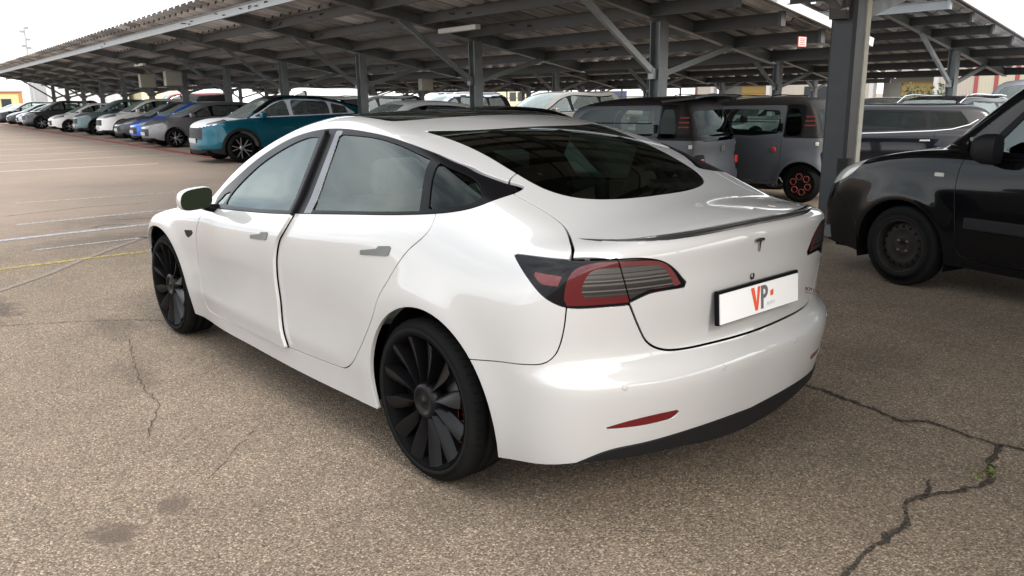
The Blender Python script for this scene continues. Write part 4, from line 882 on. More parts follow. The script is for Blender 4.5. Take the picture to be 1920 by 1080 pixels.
    b = MB(); b.box((2.05, 0, .82), (.50, 1.34, .16)); b.box((2.36, 0, .88), (.40, 1.2, .04)); b.build('dashboard', M_BLACKCLOTH, root, bevel=.03)
    b = MB(); b.box((-.28, 0, .98), (.36, 1.02, .03)); b.build('parcel_shelf', M_BLACKCLOTH, root)
    for sg in (1, -1):
        b = MB(); b.box((1.56, .80*sg, .80), (.95, .07, .22)); b.box((.55, .79*sg, .82), (.9, .07, .24)); b.build('door_card', M_CREAM, root, bevel=.02)
    b = MB(); b.box((1.80, 0, .96), (.02, .36, .22)); b.build('centre_screen', M_BLACKGLOSS, root, bevel=.006)
    b = MB(); c = Vector((1.72, .37, .87)); ax = Vector((-.92, 0, .38)).normalized(); e1 = Vector((0, 1, 0)); e2 = ax.cross(e1)
    b.tube([c+(e1*math.cos(t)+e2*math.sin(t))*.18 for t in [2*math.pi*k/28 for k in range(29)]], .016, 8)
    b.tube([c-e1*.17, c, c+e1*.17], .02, 6); b.tube([c, c-ax*.22], .03, 6); b.build('steering_wheel', M_TRIM, root)
    # boot spoiler
    ys = np.linspace(-.66, .66, 49); sec = []
    for y_ in ys:
        t = 1-abs(y_)/.66; tp = min(1, t*3.5)**.7
        xe = surf_x(F, y_, 1.035); f_ = xe+.022*tp+.012; zf = surf_z(F, f_, y_)
        zl = surf_z(F, xe+.03, y_)
        sec.append([(f_, y_, zf+.0006), (xe+.012, y_, zl+.004*tp), (xe-.012*tp, y_, zl+.009*tp+.001), (xe-.014*tp, y_, zl+.003*tp), (xe-.004, y_, zl-.008*tp), (surf_x(F, y_, zl-.016*tp)+.004, y_, zl-.018*tp)])
    m = 6; vs = [p for q in sec for p in q]; b = MB(); b.add(vs, [(i*m+j, i*m+j+1, (i+1)*m+j+1, (i+1)*m+j) for i in range(len(ys)-1) for j in range(m-1)], True)
    sp = b.build('boot_spoiler', mat('dark_gloss_spoiler', (.03, .03, .032), .22, coat=1), root)
    # plate recess edge, number plate and holder
    Mp = Matrix.Translation((-.917, 0, .772)) @ Matrix.Rotation(math.radians(4), 4, 'Y')
    b = MB(); b.box((0, 0, 0), (.016, .532, .124)); o = b.build('plate_holder', M_TRIM, root, bevel=.003); o.matrix_local = Mp
    b = MB(); b.box((-.010, 0, -.004), (.004, .514, .108)); pl = b.build('number_plate', mat('plate_white', (.80, .80, .80), .35), root); pl.matrix_local = Mp
    G = Matrix(((0, 0, -1, -.0135), (-1, 0, 0, 0), (0, 1, 0, 0), (0, 0, 0, 1)))       # glyph plane facing rearwards
    def on_plate(y, z, sx=1, sy=1): return G @ Matrix.Translation((-y, z, 0)) @ Matrix.Diagonal((sx, sy, 1, 1))
    mo = mat('print_orange', (.72, .09, .03), .4); mg = mat('print_grey', (.13, .12, .12), .4)
    def poly(name, pts, m):
        q = MB(); q.add([(-.0128, y, z) for y, z in pts], [tuple(range(len(pts)))]); q.build(name, m, pl)
    poly('letter_v', [(.068, .042), (.046, .042), (.031, -.016), (.024, .042), (.006, .042), (.022, -.046), (.040, -.046)], mo)
    qp = MB(); n = 14; arc = [(-.018-.026*math.sin(math.pi*k/n), .017+.025*math.cos(math.pi*k/n)) for k in range(n+1)]; arc2 = [(-.018-.009*math.sin(math.pi*k/n), .017+.010*math.cos(math.pi*k/n)) for k in range(n+1)]
    qp.add([(-.0128, a, b_) for a, b_ in arc+arc2], [(k, k+1, k+n+2, k+n+1) for k in range(n)])
    qp.add([(-.0128, a, b_) for a, b_ in ((.003, .042), (-.018, .042), (-.018, .027), (-.0128, .027), (-.0128, .007), (-.018, .007), (-.018, -.008), (-.0145, -.008), (-.0145, -.046), (.003, -.046))], [tuple(range(10))])
    qp.build('letter_p', mg, pl)
    poly('square_mark', [(-.060, .014), (-.082, .018), (-.080, -.004), (-.060, -.006)], mo)
    glyph('AUTO', .020, mat('print_pale', (.62, .62, .62), .5), pl, 'small_word', on_plate(-.062, -.032), .0003)
    # emblem and badge wording
    xb = -.9075
    e = MB(); out = [(-.030, .016), (-.020, .020), (0, .022), (.020, .020), (.030, .016), (.027, .008), (.012, .011), (.010, .010), (.0055, .004), (0, -.030), (-.0055, .004), (-.010, .010), (-.012, .011), (-.027, .008)]
    e.add([(xb-.006, -a, .970+b_) for a, b_ in out]+[(xb+.004, -a, .970+b_) for a, b_ in out], [tuple(range(len(out)))]+[(i, (i+1) % len(out), (i+1) % len(out)+len(out), i+len(out)) for i in range(len(out))])
    e.build('boot_emblem', mat('emblem_metal', (.35, .35, .35), .2, metal=1), root)
    xs = [surf_x(F, y_, .72) for y_ in (-.36, -.50)]; ang = math.atan2(xs[1]-xs[0], -.14)
    Mb = Matrix.Translation(((xs[0]+xs[1])/2-.002, -.43, .722)) @ Matrix.Rotation(ang+math.pi/2, 4, 'Z') @ Matrix(((0, 0, -1, 0), (-1, 0, 0, 0), (0, 1, 0, 0), (0, 0, 0, 1)))
    glyph('DUAL MOTOR', .021, mat('badge_grey', (.10, .10, .10), .3, metal=.6), root, 'badge_lettering', Mb)
    b = MB(); b.box((0, 0, 0), (.132, .0022, .001)); o = b.build('badge_underline', mat('badge_red', (.25, .03, .03), .3), root); o.matrix_local = Mb @ Matrix.Translation((0, -.014, .0005))
    b = MB(); b.lathe([(0, .0001), (0, .010), (.006, .012)], 16); o = b.build('reversing_camera', M_BLACKGLOSS, root); o.location = (-.902, .03, .852); o.rotation_euler = (0, 0, math.pi/2)
    return root
def bis(f, a, b, n=34):
    for _ in range(n):
        m = (a+b)/2
        if f(m) < 0: b = m
        else: a = m
    return (a+b)/2
def surf_y(F, x, z): return bis(lambda y: F(np.array([[x, y, z]]))[0], 1.3, .3)
def surf_x(F, y, z): return bis(lambda x: F(np.array([[x, y, z]]))[0], -1.4, 0)
def surf_z(F, x, y): return bis(lambda z: F(np.array([[x, y, z]]))[0], 1.8, .5)
build_hero()
# ------------------------------------------------------------------ the other vehicles, built from the same kind of shell
M_CARGLASS = glass_mat('parked_car_glass', (.62, .72, .69), ior=1.8, sky_sheen=.10)
M_SCREEN = glass_mat('parked_windscreen', (.60, .70, .67), ior=1.9, sky_sheen=.26)
M_CLAD = mat('black_cladding', (.016, .016, .017), .55, ior=1.25)
M_SILVERALLOY = mat('silver_alloy', (.42, .42, .43), .28, metal=.8)
M_HEADLAMP = mat('headlamp_lens', (.20, .21, .22), .10, metal=.25, coat=1)
M_GRILLE = mat('black_grille', (.012, .012, .014), .6)
def car_spec(kind, wb=2.6, roh=.85, foh=.85, H=1.5, hw=.89, belt=.95, hood=.95, nose=.72, clad=False, r=.33):
    L1 = wb+foh; q = dict(wb=wb, zw=r, ra=r+.055, hw=hw, kind=kind, clad=clad, r=r, H=H, beltz=belt, L1=L1, roh=roh)
    if kind == 'saloon':
        q['roof'] = [(-roh-.1, belt-.15), (-roh+.25, belt+.03), (-roh+.62, belt+.22), (.25, H-.07), (wb*.35, H-.005), (wb*.5, H), (wb-1.05, H-.06), (wb-.72, H-.2), (wb-.25, belt+.10), (wb+.05, belt-.08)]
        q['top'] = [(-roh-.1, belt+.05), (-roh+.1, belt+.10), (.2, belt+.05), (wb-.4, belt+.03), (wb+.1, hood), (L1-.35, nose+.12), (L1, nose-.05)]
    elif kind == 'coupesuv':
        q['roof'] = [(-roh-.1, belt-.05), (-roh+.15, belt+.22), (-roh+.6, H-.20), (.35, H-.05), (wb*.42, H), (wb*.52, H), (wb-1.0, H-.05), (wb-.65, H-.21), (wb-.12, belt+.12), (wb+.2, belt-.05)]
        q['top'] = [(-roh-.1, belt+.05), (.2, belt+.06), (wb-.3, belt+.06), (wb+.1, hood+.02), (L1-.45, nose+.20), (L1-.12, nose+.08), (L1+.1, nose-.06)]
    elif kind == 'van':
        q['roof'] = [(-roh-.3, H-.35), (-roh, H-.10), (-roh+.3, H-.02), (0, H), (wb*.4, H), (wb-.75, H-.04), (wb-.45, H-.18), (wb-.15, H-.47), (wb+.1, belt+.12), (wb+.35, belt-.10)]
        q['top'] = [(-roh-.1, belt+.05), (.2, belt+.05), (wb-.2, belt+.07), (wb+.25, hood+.0), (L1-.3, nose+.14), (L1, nose-.08)]
    else:                                    # hatch, suv
        st = .34 if kind == 'suv' else .42
        q['roof'] = [(-roh-.12, belt-.12), (-roh+.10, belt+.18), (-roh+st, H-.10), (-roh+st+.4, H-.015), (wb*.4, H), (wb-1.1, H-.045), (wb-.78, H-.17), (wb-.2, belt+.12), (wb+.1, belt-.06)]
        q['top'] = [(-roh-.1, belt+.05), (.2, belt+.05), (wb-.35, belt+.05), (wb+.1, hood), (L1-.4, nose+.17), (L1-.1, nose+.04), (L1+.1, nose-.1)]
    van = kind == 'van'
    q['crown'] = [(-roh, -.03), (0, -.035), (wb*.5, -.03), (wb-.9, -.05), (wb-.2, -.10)]; q['topcrown'] = [(-roh, -.04), (.5, 0), (wb-.3, -.02), (wb+.3, -.06), (L1, -.09)]
    q['W'] = [(-roh-.1, hw-.10), (-.3, hw-.012), (.2, hw), (wb-.3, hw), (wb+.2, hw-.01), (wb+.5, hw-.05), (L1, hw-.14)]
    gh = hw-(.035 if van else .06)
    q['G'] = [(-roh-.1, gh-(.10 if not van else .03)), (0, gh-.02), (wb*.5, gh), (wb-.7, gh-.01), (wb-.2, gh-.06), (wb+.2, gh-.12)]
    q['tumble'] = [(-roh, .42), (0, .42), (wb, .5)] if not van else [(-roh, .13), (wb*.5, .14), (wb, .32)]
    q['belt'] = [(-roh, belt+.05), (wb*.5, belt), (wb, belt-.03)]
    q['rear'] = [(.1, -roh+.10), (.3, -roh+.01), (.5, -roh-.02), (.75, -roh), (belt, -roh+.05), (H, -roh+(.16 if van else .3))]
    q['front'] = [(.1, L1-.12), (.25, L1-.03), (.45, L1), (.65, L1-.02), (nose+.1, L1-.08), (nose+.3, L1-.25)]
    q['tuck'] = [(.1, -.09), (.2, -.055), (.3, -.03), (.45, -.008), (.62, 0), (belt-.2, -.004), (belt-.1, -.015), (belt, -.035), (belt+.12, -.09), (belt+.3, -.2)]
    q['rplan'] = (.20, 3.4); q['fplan'] = (.42, 2.8); q['k'] = dict(end=.16, top=.09, gh=.10 if not van else .14, blend=.05, rear=.14); q['flare'] = .016
    return q
def arch_fn(cx, cz, r): return lambda Q: np.hypot(Q[:, 0]-cx, Q[:, 1]-cz)-r
def car_shell(q, res):
    F = make_shape(q); s = Shell(F, -q['roh']-.15, q['L1']+.15, q['H']+.08, res, sk=(-.2, q['wb']+.1), zc=.6); wb, H, b = q['wb'], q['H'], q['beltz']; kind = q['kind']; r = q['r']
    def gone(reg):
        for i, ins in s.cut(reg, 0, ('body',)).items():
            if ins: s.lab[i] = 'gone'
    for cx in (0, wb): gone(Region('s', None, ymin=.45, fn=arch_fn(cx, r, r+.055)))
    gone(Region('s', None, fn=lambda Q: Q[:, 1]-.20))
    if q['clad']:
        s.part(Region('s', None, ymin=.45, fn=lambda Q: np.minimum(np.minimum(arch_fn(0, r, r+.125)(Q), arch_fn(wb, r, r+.125)(Q)), Q[:, 1]-.36)), 'clad', 0)
    Rc, Cr = spline(q['roof']), spline(q['crown']); top = lambda x: float(Rc(x)+Cr(x)*.85)-.085
    xa = wb-.34 if kind != 'van' else wb-.02; xs0 = {'saloon': -.35, 'coupesuv': -.45, 'van': wb-1.15, 'suv': -.45, 'hatch': -.42}[kind]; xr0 = {'saloon': -.15, 'coupesuv': -.1, 'van': wb-1.15, 'suv': -.25, 'hatch': -.2}[kind]
    bl = lambda x: b+.035+(.05*(1-x/wb) if kind != 'van' else .0)
    pts = [(xa+.08, bl(xa), 1), (xs0, bl(xs0), 1)]+[(x, top(x)) for x in np.linspace(xr0, wb-.62 if kind != 'van' else wb-.35, 7)]
    pts[2] = (*pts[2], 1)
    s.part(Region('s', pts, ymin=.3), 'trim', .001)
    inn = lambda x0, x1, lab: s.part(Region('s', [(x1, bl(x1)+.025, 1), (x0, bl(x0)+.025, 1)]+[(x, max(min(top(x)-.03, 9), bl(x)+.04)) for x in np.linspace(x0+.06, x1-.02, 5)]), lab, 0, ('trim',))
    q['panes'] = []
    if kind == 'van': inn(wb-1.1, xa-.05, 'g1'); q['panes'] = ['g1']
    else:
        m = wb*.5; inn(m+.05, xa-.08, 'g1'); inn(.30, m-.04, 'g2'); inn(xr0-.12, .24, 'g3'); q['panes'] = ['g1', 'g2', 'g3']
    # windscreen and rear window
    wt = wb-1.0 if kind != 'van' else wb-.55; wbz = wb-.16 if kind != 'van' else wb+.14
    if kind == 'coupesuv': wt, wbz = wb-.9, wb-.02
    s.part(Region('t', [(wt, -.1, 1), (wt-.03, hw_ := q['hw']-.42, 1), (wt+.35, q['hw']-.32), (wbz-.12, q['hw']-.20), (wbz+.02, .3), (wbz+.04, -.1, 1)]), 'screen', .001)
    rx = -q['roh']
    if kind in ('hatch', 'suv', 'coupesuv'): s.part(Region('c', [(-.1, 0, 1)], fn=lambda Q: 1) if False else Region('x', None, fn=lambda Q: np.maximum(np.maximum(Q[:, 0]-(rx+.52), np.abs(Q[:, 1])-(q['hw']-.30)), np.maximum(b+.14-Q[:, 2], Q[:, 2]-(H-.12)))), 'rearwin', .001)
    if kind == 'saloon': s.part(Region('t', [(rx+.50, -.1, 1), (rx+.55, .5, 1), (.28, .46, 1), (.32, -.1, 1)]), 'rearwin', .001)
    # lamps, grille
    n = q['nose'] if 'nose' in q else .72
    s.part(Region('x', None, fn=lambda Q: np.maximum(np.maximum(q['L1']-.62-Q[:, 0], (q['hw']*.56)-np.abs(Q[:, 1])), np.abs(Q[:, 2]-(q['lampz']+(q['L1']-Q[:, 0])*.22))-q.get('lamph', .055)*np.clip(.35+(np.abs(Q[:, 1])-q['hw']*.5)*3,.3,1))), 'lamp', .001)
    s.part(Region('x', None, fn=lambda Q: np.maximum(np.maximum(q['L1']-.35-Q[:, 0], np.abs(Q[:, 1])-q['hw']*.52), np.abs(Q[:, 2]-q.get('grz', .56))-q.get('grh', .09))), 'grille', .001)
    s.part(Region('x', None, fn=lambda Q: np.maximum(np.maximum(q['L1']-.45-Q[:, 0], np.abs(Q[:, 1])-q['hw']*.75), Q[:, 2]-.33)), 'lower', .001)
    s.part(Region('x', None, fn=lambda Q: np.maximum(np.maximum(Q[:, 0]-(rx+.28), (q['hw']*.62)-np.abs(Q[:, 1])), np.abs(Q[:, 2]-(b-.06))-.085)), 'tail', .001)
    if kind != 'van':
        s.part(Region('s', [(wb-.42, .36, 1), (wb-.36, b+.02, 1), (wb*.5, b+.02, 1), (wb*.5-.02, .36, 1)], ymin=.5), 'fdoor', .003); s.part(Region('s', [(wb*.5+.1, .36, 1), (wb*.5+.1, b+.1, 1), (.18, b+.1, 1), (.22, .72), (.42, .45), (.48, .36, 1)], ymin=.5), 'rdoor', .003)
    return s
PROJ['x'] = lambda p: p
WHEELS = {}
def put_wheels(root, q, style, rim_m, track=None):
    key = (style, round(q['r'], 3), rim_m.name); y = q['hw']-.015
    for x in (0, q['wb']):
        for sg in (1, -1):
            if key not in WHEELS:
                WHEELS[key] = wheel(root, 'wheel', x, y*sg, q['r'], q['r']-.10 if style != 'steel' else .205, .20, style, rim_m, side=sg, n=36, blades=q.get('blades', 5))
            else:
                w = WHEELS[key].copy(); COL.objects.link(w); w.parent = root; w.location = (x, y*sg, q['r']); w.rotation_euler = (0, 0, 0 if sg > 0 else math.pi)
                for ch in WHEELS[key].children: c = ch.copy(); COL.objects.link(c); c.parent = w
def mirror_pair(root, q, m, z=None, x=None, big=1.):
    x = x or q['wb']-.55; z = z or q['beltz']+.10
    for sg in (1, -1):
        b = MB(); b.box((x, (q['hw']+.09)*sg, z), (.13*big, .19, .13*big)); b.box((x, (q['hw']-.02)*sg, z-.05), (.06, .12, .04)); b.build('door_mirror', m, root, bevel=.03)
SHELLS = {}
def car(key, spec, s, l, hd, paint, label, cat='car', group=None, res=.055, z=None, roof_m=None, style='split', rim=None, hood_m=None, plate=True, rails=False, name='parked_car', trim=None, clad_m=None, xy=None, base='rear'):
    """hd: heading in degrees in the scene frame; (s, l) position of the rear axle on the lot"""
    if key not in SHELLS: SHELLS[key] = (spec, car_shell(spec, res))
    q, sh = SHELLS[key]; p = lot(s, l) if xy is None else Vector((*xy, 0)); root = empty(name, (p.x, p.y, 0 if z is None else z), math.radians(hd)); tag(root, label, cat, group)
    body = sh.mesh('body', 'body', paint, root, flange=.01)
    if roof_m or hood_m:
        body.data.materials.append(roof_m or paint); body.data.materials.append(hood_m or paint)
        for f in body.data.polygons:
            c = f.center
            if roof_m and c.z > q['beltz']+.16 and (f.normal.z > .55 or q['kind'] == 'x'): f.material_index = 1
            elif hood_m and f.normal.z > .5 and c.x > q['wb']-.25 and c.z > q['beltz']-.26 and abs(c.y) < q['hw']-.13: f.material_index = 2
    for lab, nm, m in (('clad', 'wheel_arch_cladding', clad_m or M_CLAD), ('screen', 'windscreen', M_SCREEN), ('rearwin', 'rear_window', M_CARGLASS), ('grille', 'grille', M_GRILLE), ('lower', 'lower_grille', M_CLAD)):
        sh.mesh(nm, lab, m, root, flange=.008)
    for g in ('none', 'right'):
        sh.mesh('headlight', 'lamp', M_HEADLAMP, root, mirror=g, flange=.01); sh.mesh('tail_light', 'tail', M_REDLENS, root, mirror=g, flange=.01)
        sh.mesh('front_door', 'fdoor', paint, root, mirror=g, flange=.01); sh.mesh('rear_door', 'rdoor', paint, root, mirror=g, flange=.01)
        fr = sh.mesh('window_frame', 'trim', trim or M_TRIM, root, mirror=g, flange=.006)
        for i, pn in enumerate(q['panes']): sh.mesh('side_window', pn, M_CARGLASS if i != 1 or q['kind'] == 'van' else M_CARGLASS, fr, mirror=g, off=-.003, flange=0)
    mirror_pair(root, q, M_CLAD if cat == 'van' else paint)
    u = MB(); u.box((q['wb']/2, 0, .26), (q['L1']+q['roh']-.3, q['hw']*1.5, .14)); 
    u.build('underbody', M_DARK, root)
    i = MB(); i.box((q['wb']/2-.2, 0, .62), (q['wb']+.3, q['hw']*1.72, .5)); 
    for x_ in (.15, q['wb']*.48):
        for y_ in (-.36, .36): i.box((x_, y_, q['beltz']-.02), (.14, .46, .52)); 
    i.build('interior', mat('parked_car_interior', (.16, .16, .16), .8), root, bevel=.03)
    if plate:
        b = MB(); b.box((q['L1']+.004, 0, q.get('platez', .46)), (.012, .50, .11)); b.build('front_plate', mat('dull_plate', (.45, .45, .44), .4), root, bevel=.002)
        b = MB(); b.box((-q['roh']-.008, 0, .62), (.012, .50, .11)); b.build('rear_plate', mat('dull_plate', (.45, .45, .44), .4), root, bevel=.002)
    if rails:
        for sg in (1, -1):
            b = MB(); R = spline(q['roof']); b.tube([(x, sg*(q['hw']-.30), float(R(x))-.02+(.045 if 0 < i_ < 7 else 0)) for i_, x in enumerate(np.linspace(-.25, q['wb']*.66, 8))], .016, 6); b.build('roof_rail', rim or M_CHROME if rails == 'chrome' else M_CLAD, root)
    put_wheels(root, q, style, rim or M_SILVERALLOY)
    return root
def sp_(kind, lampz=.70, **k):
    ex = {a: k.pop(a) for a in ('grz', 'grh', 'lamph', 'platez', 'blades') if a in k}; q = car_spec(kind, **k); q['lampz'] = lampz; q.update(ex); return q
HD = -3.64
P_TEAL = mat('teal_metallic', (.003, .085, .125), .28, metal=.35, coat=.6); P_WHITE = mat('white_paint', (.74, .74, .73), .3, coat=.6); P_GREY = mat('mid_grey_paint', (.20, .195, .20), .3, metal=.4, coat=.6)
P_BLUE = mat('bright_blue_paint', (.02, .12, .55), .28, metal=.3, coat=.6); P_DGREY = mat('dark_grey_paint', (.055, .057, .062), .28, metal=.4, coat=.6); P_GREEN = mat('grey_green_paint', (.10, .15, .16), .3, metal=.3, coat=.6)
P_BLACK = mat('black_paint', (.004, .004, .005), .2, coat=.6); P_SILVER = mat('silver_paint', (.48, .50, .56), .28, metal=.6, coat=.6); P_NAVY = mat('navy_paint', (.003, .0035, .007), .2, coat=.6); P_FILM = mat('white_protective_film', (.78, .78, .80), .45)
P_RED = mat('dark_red_paint', (.18, .01, .02), .3, coat=.6); P_CREAM = mat('silver_beige_paint', (.42, .40, .36), .3, metal=.4, coat=.6)
SUV1 = sp_('coupesuv', lampz=.90, wb=2.73, roh=.95, foh=.90, H=1.62, hw=.945, belt=1.03, hood=1.06, nose=.86, clad=True, r=.36, grz=.72, grh=.14, lamph=.022, blades=5, platez=.55)
HATCH = sp_('hatch', lampz=.70, wb=2.55, roh=.75, foh=.82, H=1.46, hw=.88, belt=.93, hood=.92, nose=.70, r=.315, grz=.50, grh=.12, lamph=.05, blades=5)
SUV = sp_('suv', lampz=.84, wb=2.65, roh=.85, foh=.88, H=1.62, hw=.915, belt=1.03, hood=1.03, nose=.82, clad=True, r=.35, grz=.66, grh=.12, lamph=.05, blades=5)
SALOON = sp_('saloon', lampz=.68, wb=2.80, roh=1.0, foh=.88, H=1.45, hw=.91, belt=.95, hood=.92, nose=.70, r=.33, grz=.50, grh=.10, blades=5)
VAN = sp_('van', lampz=.86, wb=3.1, roh=.85, foh=.90, H=1.95, hw=.96, belt=1.13, hood=1.12, nose=.88, r=.34, grz=.60, grh=.10, blades=5)
G1 = 'cars parked nose out in the left row'; H2 = HD+90
def row(key, spec, nose_s, nose_l, paint, label, **k):
    """left row: car nosing into the aisle; nose_s, nose_l is the middle of its nose"""
    return car(key, spec, nose_s, nose_l+spec['L1'], H2, paint, label, group=G1, **k)
row('suv1', SUV1, 21.0, 6.15, P_TEAL, 'teal crossover with white film on its bonnet, nearest in the left row', hood_m=P_FILM, roof_m=M_BLACKGLOSS, cat='car', trim=mat('film_white_trim', (.60, .60, .68), .4))
row('suv', SUV, 24.3, 8.3, P_WHITE, 'white car just behind the teal crossover, only its windscreen and roof showing')
row('hatch', HATCH, 26.9, 8.6, P_BLACK, 'black-roofed car between the white car and the grey hatchback')
row('hatch', HATCH, 29.3, 7.0, P_GREY, 'mid-grey hatchback with silver spoked wheels beside the bright blue car')
row('hatch', HATCH, 31.7, 7.2, P_BLUE, 'bright blue hatchback in the left row beside the grey one')
row('saloon', SALOON, 34.6, 7.3, P_DGREY, 'low dark grey car between the blue hatchback and the tall white crossover')
row('suv', SUV, 38.4, 7.4, P_WHITE, 'white crossover with white mirror beside the grey-green one')
row('suv', SUV, 43.0, 7.3, P_GREEN, 'grey-green crossover with black wheel arches, between two white cars')
row('hatch', HATCH, 48.6, 7.1, P_WHITE, 'small white hatchback with dark wheels left of the grey-green crossover')
row('suv', SUV, 56.5, 6.9, P_DGREY, 'dark grey crossover left of the small white hatchback')
row('hatch', HATCH, 62.5, 7.3, P_SILVER, 'pale silver hatchback far along the left row')
row('saloon', SALOON, 66.5, 7.2, P_DGREY, 'dark saloon just beyond the pale silver hatchback at the far left')
row('suv', SUV, 71.5, 7.2, P_BLACK, 'black crossover near the far end of the left row', res=.09)
row('hatch', HATCH, 77.0, 7.2, P_WHITE, 'white hatchback near the far end of the left row')
row('saloon', SALOON, 82, 7.3, P_GREY, 'last grey car at the far left edge of the row')

# bespoke black van on the right
def build_black_van():
    q = car_spec('van', wb=2.70, roh=.70, foh=.98, H=1.81, hw=.905, belt=1.02, hood=1.06, nose=.83, r=.317); q['lampz'] = 9; q['ra'] = .37
    q['roof'] = [(-1.0, 1.5), (-.7, 1.72), (-.4, 1.79), (.3, 1.81), (1.2, 1.80), (1.65, 1.74), (1.95, 1.62), (2.2, 1.45), (2.5, 1.22), (2.75, 1.02), (3.0, .8)]
    q['top'] = [(-.8, 1.07), (.2, 1.07), (1.8, 1.07), (2.4, 1.10), (2.7, 1.08), (3.1, 1.00), (3.4, .90), (3.6, .78), (3.75, .62)]
    q['front'] = [(.1, 3.60), (.2, 3.68), (.35, 3.70), (.6, 3.68), (.8, 3.60), (1.0, 3.45), (1.2, 3.2)]; q['fplan'] = (.26, 3.4); q['topcrown'] = [(-.7, -.02), (2.5, -.025), (3.6, -.035)]; q['G'] = [(-.8, .86), (0, .87), (1.5, .87), (2.0, .84), (2.4, .79), (2.8, .70)]
    q['W'] = [(-.8, .86), (0, .905), (2.2, .905), (2.7, .905), (3.0, .895), (3.3, .85), (3.6, .78)]
    F = make_shape(q); s = Shell(F, -.95, 3.85, 1.9, .03, sk=(-.1, 2.9), zc=.6, z0=.12)
    def gone(reg):
        for i, ins in s.cut(reg, 0, ('body',)).items():
            if ins: s.lab[i] = 'gone'
    for cx in (0, 2.70): gone(Region('s', None, ymin=.45, fn=lambda Q, cx=cx: np.hypot(Q[:, 0]-cx, Q[:, 1]-.30)-.385))
    gone(Region('s', None, fn=lambda Q: np.where(Q[:, 0] > 3.0, .165, .235)-0+0*Q[:, 0]-Q[:, 1] if False else Q[:, 1]-np.where(Q[:, 0] > 3.0, .165, .235)))
    PROJ['n'] = lambda p: np.stack([np.where(p[:, 1] >= 0, p[:, 0], p[:, 0]), p[:, 2]], 1)
    s.part(Region('s', [(3.52, .735, 1), (3.50, .80), (3.42, .885), (3.28, .94), (3.08, .985, 1), (3.12, .93), (3.22, .84), (3.36, .77), (3.47, .735)], ymin=.30), 'lamp', .003)
    s.part(Region('s', [(2.19, 1.05, 1), (2.02, 1.25), (1.84, 1.44), (1.70, 1.56), (1.55, 1.61), (1.05, 1.62, 1), (1.05, 1.035, 1)], ymin=.4), 'trim', .002)
    s.part(Region('s', [(2.09, 1.085, 1), (1.95, 1.26), (1.80, 1.42), (1.66, 1.53), (1.52, 1.57), (1.12, 1.58, 1), (1.12, 1.075, 1)], ymin=.4), 'pane', .001, ('trim',))
    s.part(Region('t', [(1.80, -.1, 1), (1.78, .5, 1), (2.15, .58), (2.50, .66), (2.62, .5), (2.70, .2), (2.71, -.1, 1)]), 'screen', .002)
    s.part(Region('s', [(2.235, 1.06, 1), (2.265, .95), (2.27, .80), (2.24, .55), (2.21, .34, 1), (2.1, .30), (1.0, .29, 1), (1.0, 1.03, 1)], ymin=.5), 'door', .003)
    s.part(Region('t', [(2.76, -.1, 1), (2.66, .55), (2.56, .74, 1), (2.9, .75), (3.16, .70), (3.35, .60), (3.50, .3), (3.53, -.1, 1)]), 'hood', .003)
    s.part(Region('s', [(3.9, .70, 1), (3.46, .70, 1), (3.36, .66), (3.12, .46, 1), (3.08, .1, 1), (3.9, .1, 1)]), 'bump', .003)
    root = empty('black_van', (-2.6, -4.07, 0), math.radians(-13.1)); tag(root, 'dusty black van with black steel wheels and pale headlamp, cut off by the right edge', 'van')
    PV = mat('black_van_paint', (.003, .0032, .0037), .13, coat=.55, noise=(3, .25))
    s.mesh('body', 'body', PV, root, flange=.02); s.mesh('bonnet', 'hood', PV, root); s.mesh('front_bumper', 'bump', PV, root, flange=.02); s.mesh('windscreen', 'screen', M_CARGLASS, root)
    for g in ('none', 'right'):
        sg = 1 if g == 'none' else -1
        s.mesh('headlamp', 'lamp', mat('hazy_headlamp', (.48, .48, .45), .16, metal=.1, coat=1), root, mirror=g, flange=.02); d = s.mesh('front_door', 'door', PV, root, mirror=g, flange=.02)
        s.mesh('window_frame', 'trim', M_TRIM, d, mirror=g, off=.002); s.mesh('window', 'pane', glass_mat('van_glass', (.45, .52, .48)), d, mirror=g, off=-.004, flange=0)
        b = MB(); b.box((1.36, .912*sg, .57), (1.62, .028, .085)); b.build('rub_strip', mat('grey_rub_strip', (.016, .016, .017), .5, ior=1.2), d, bevel=.01)
        b = MB(); b.box((2.41, (surf_y(F, 2.41, .90)+.002)*sg, .90), (.075, .014, .030)); b.build('side_indicator', mat('indicator_lens', (.55, .52, .48), .15, coat=1), root, bevel=.006)
        b = MB(); n = 20
        vs = []; rings = [(1.93, .93), (1.96, 1.), (2.03, .98), (2.09, .75), (2.12, .35)]
        for X, k in rings:
            for i in range(n):
                t = 2*math.pi*i/n; c_, s_ = math.cos(t), math.sin(t); vs.append((X, sg*(.995+math.copysign(abs(c_)**.75, c_)*.065*k), 1.11+math.copysign(abs(s_)**.75, s_)*.105*k))
        b.add(vs, [(i*n+k, i*n+(k+1) % n, (i+1)*n+(k+1) % n, (i+1)*n+k) for i in range(len(rings)-1) for k in range(n)]+[tuple(range(4*n, 5*n))], True); b.add(vs[:n], [tuple(range(n))[::-1]])
        mo = b.build('door_mirror', M_PLASTIC, d); b = MB(); b.tube([(2.04, .86*sg, 1.06), (2.04, .98*sg, 1.07)], .035, 8); b.build('mirror_arm', M_PLASTIC, d)
        b = MB(); b.add([(2.128, sg*(.995+.035*math.cos(t)), 1.13+.06*math.sin(t)) for t in [k*math.pi/8 for k in range(16)]], [tuple(range(16))]); b.build('mirror_shell', M_CHROME, d)
    b = MB(); b.box((3.56, 0, .50), (.02, 1.0, .10)); b.box((3.66, 0, .30), (.02, 1.1, .12)); b.build('grille', M_GRILLE, root)
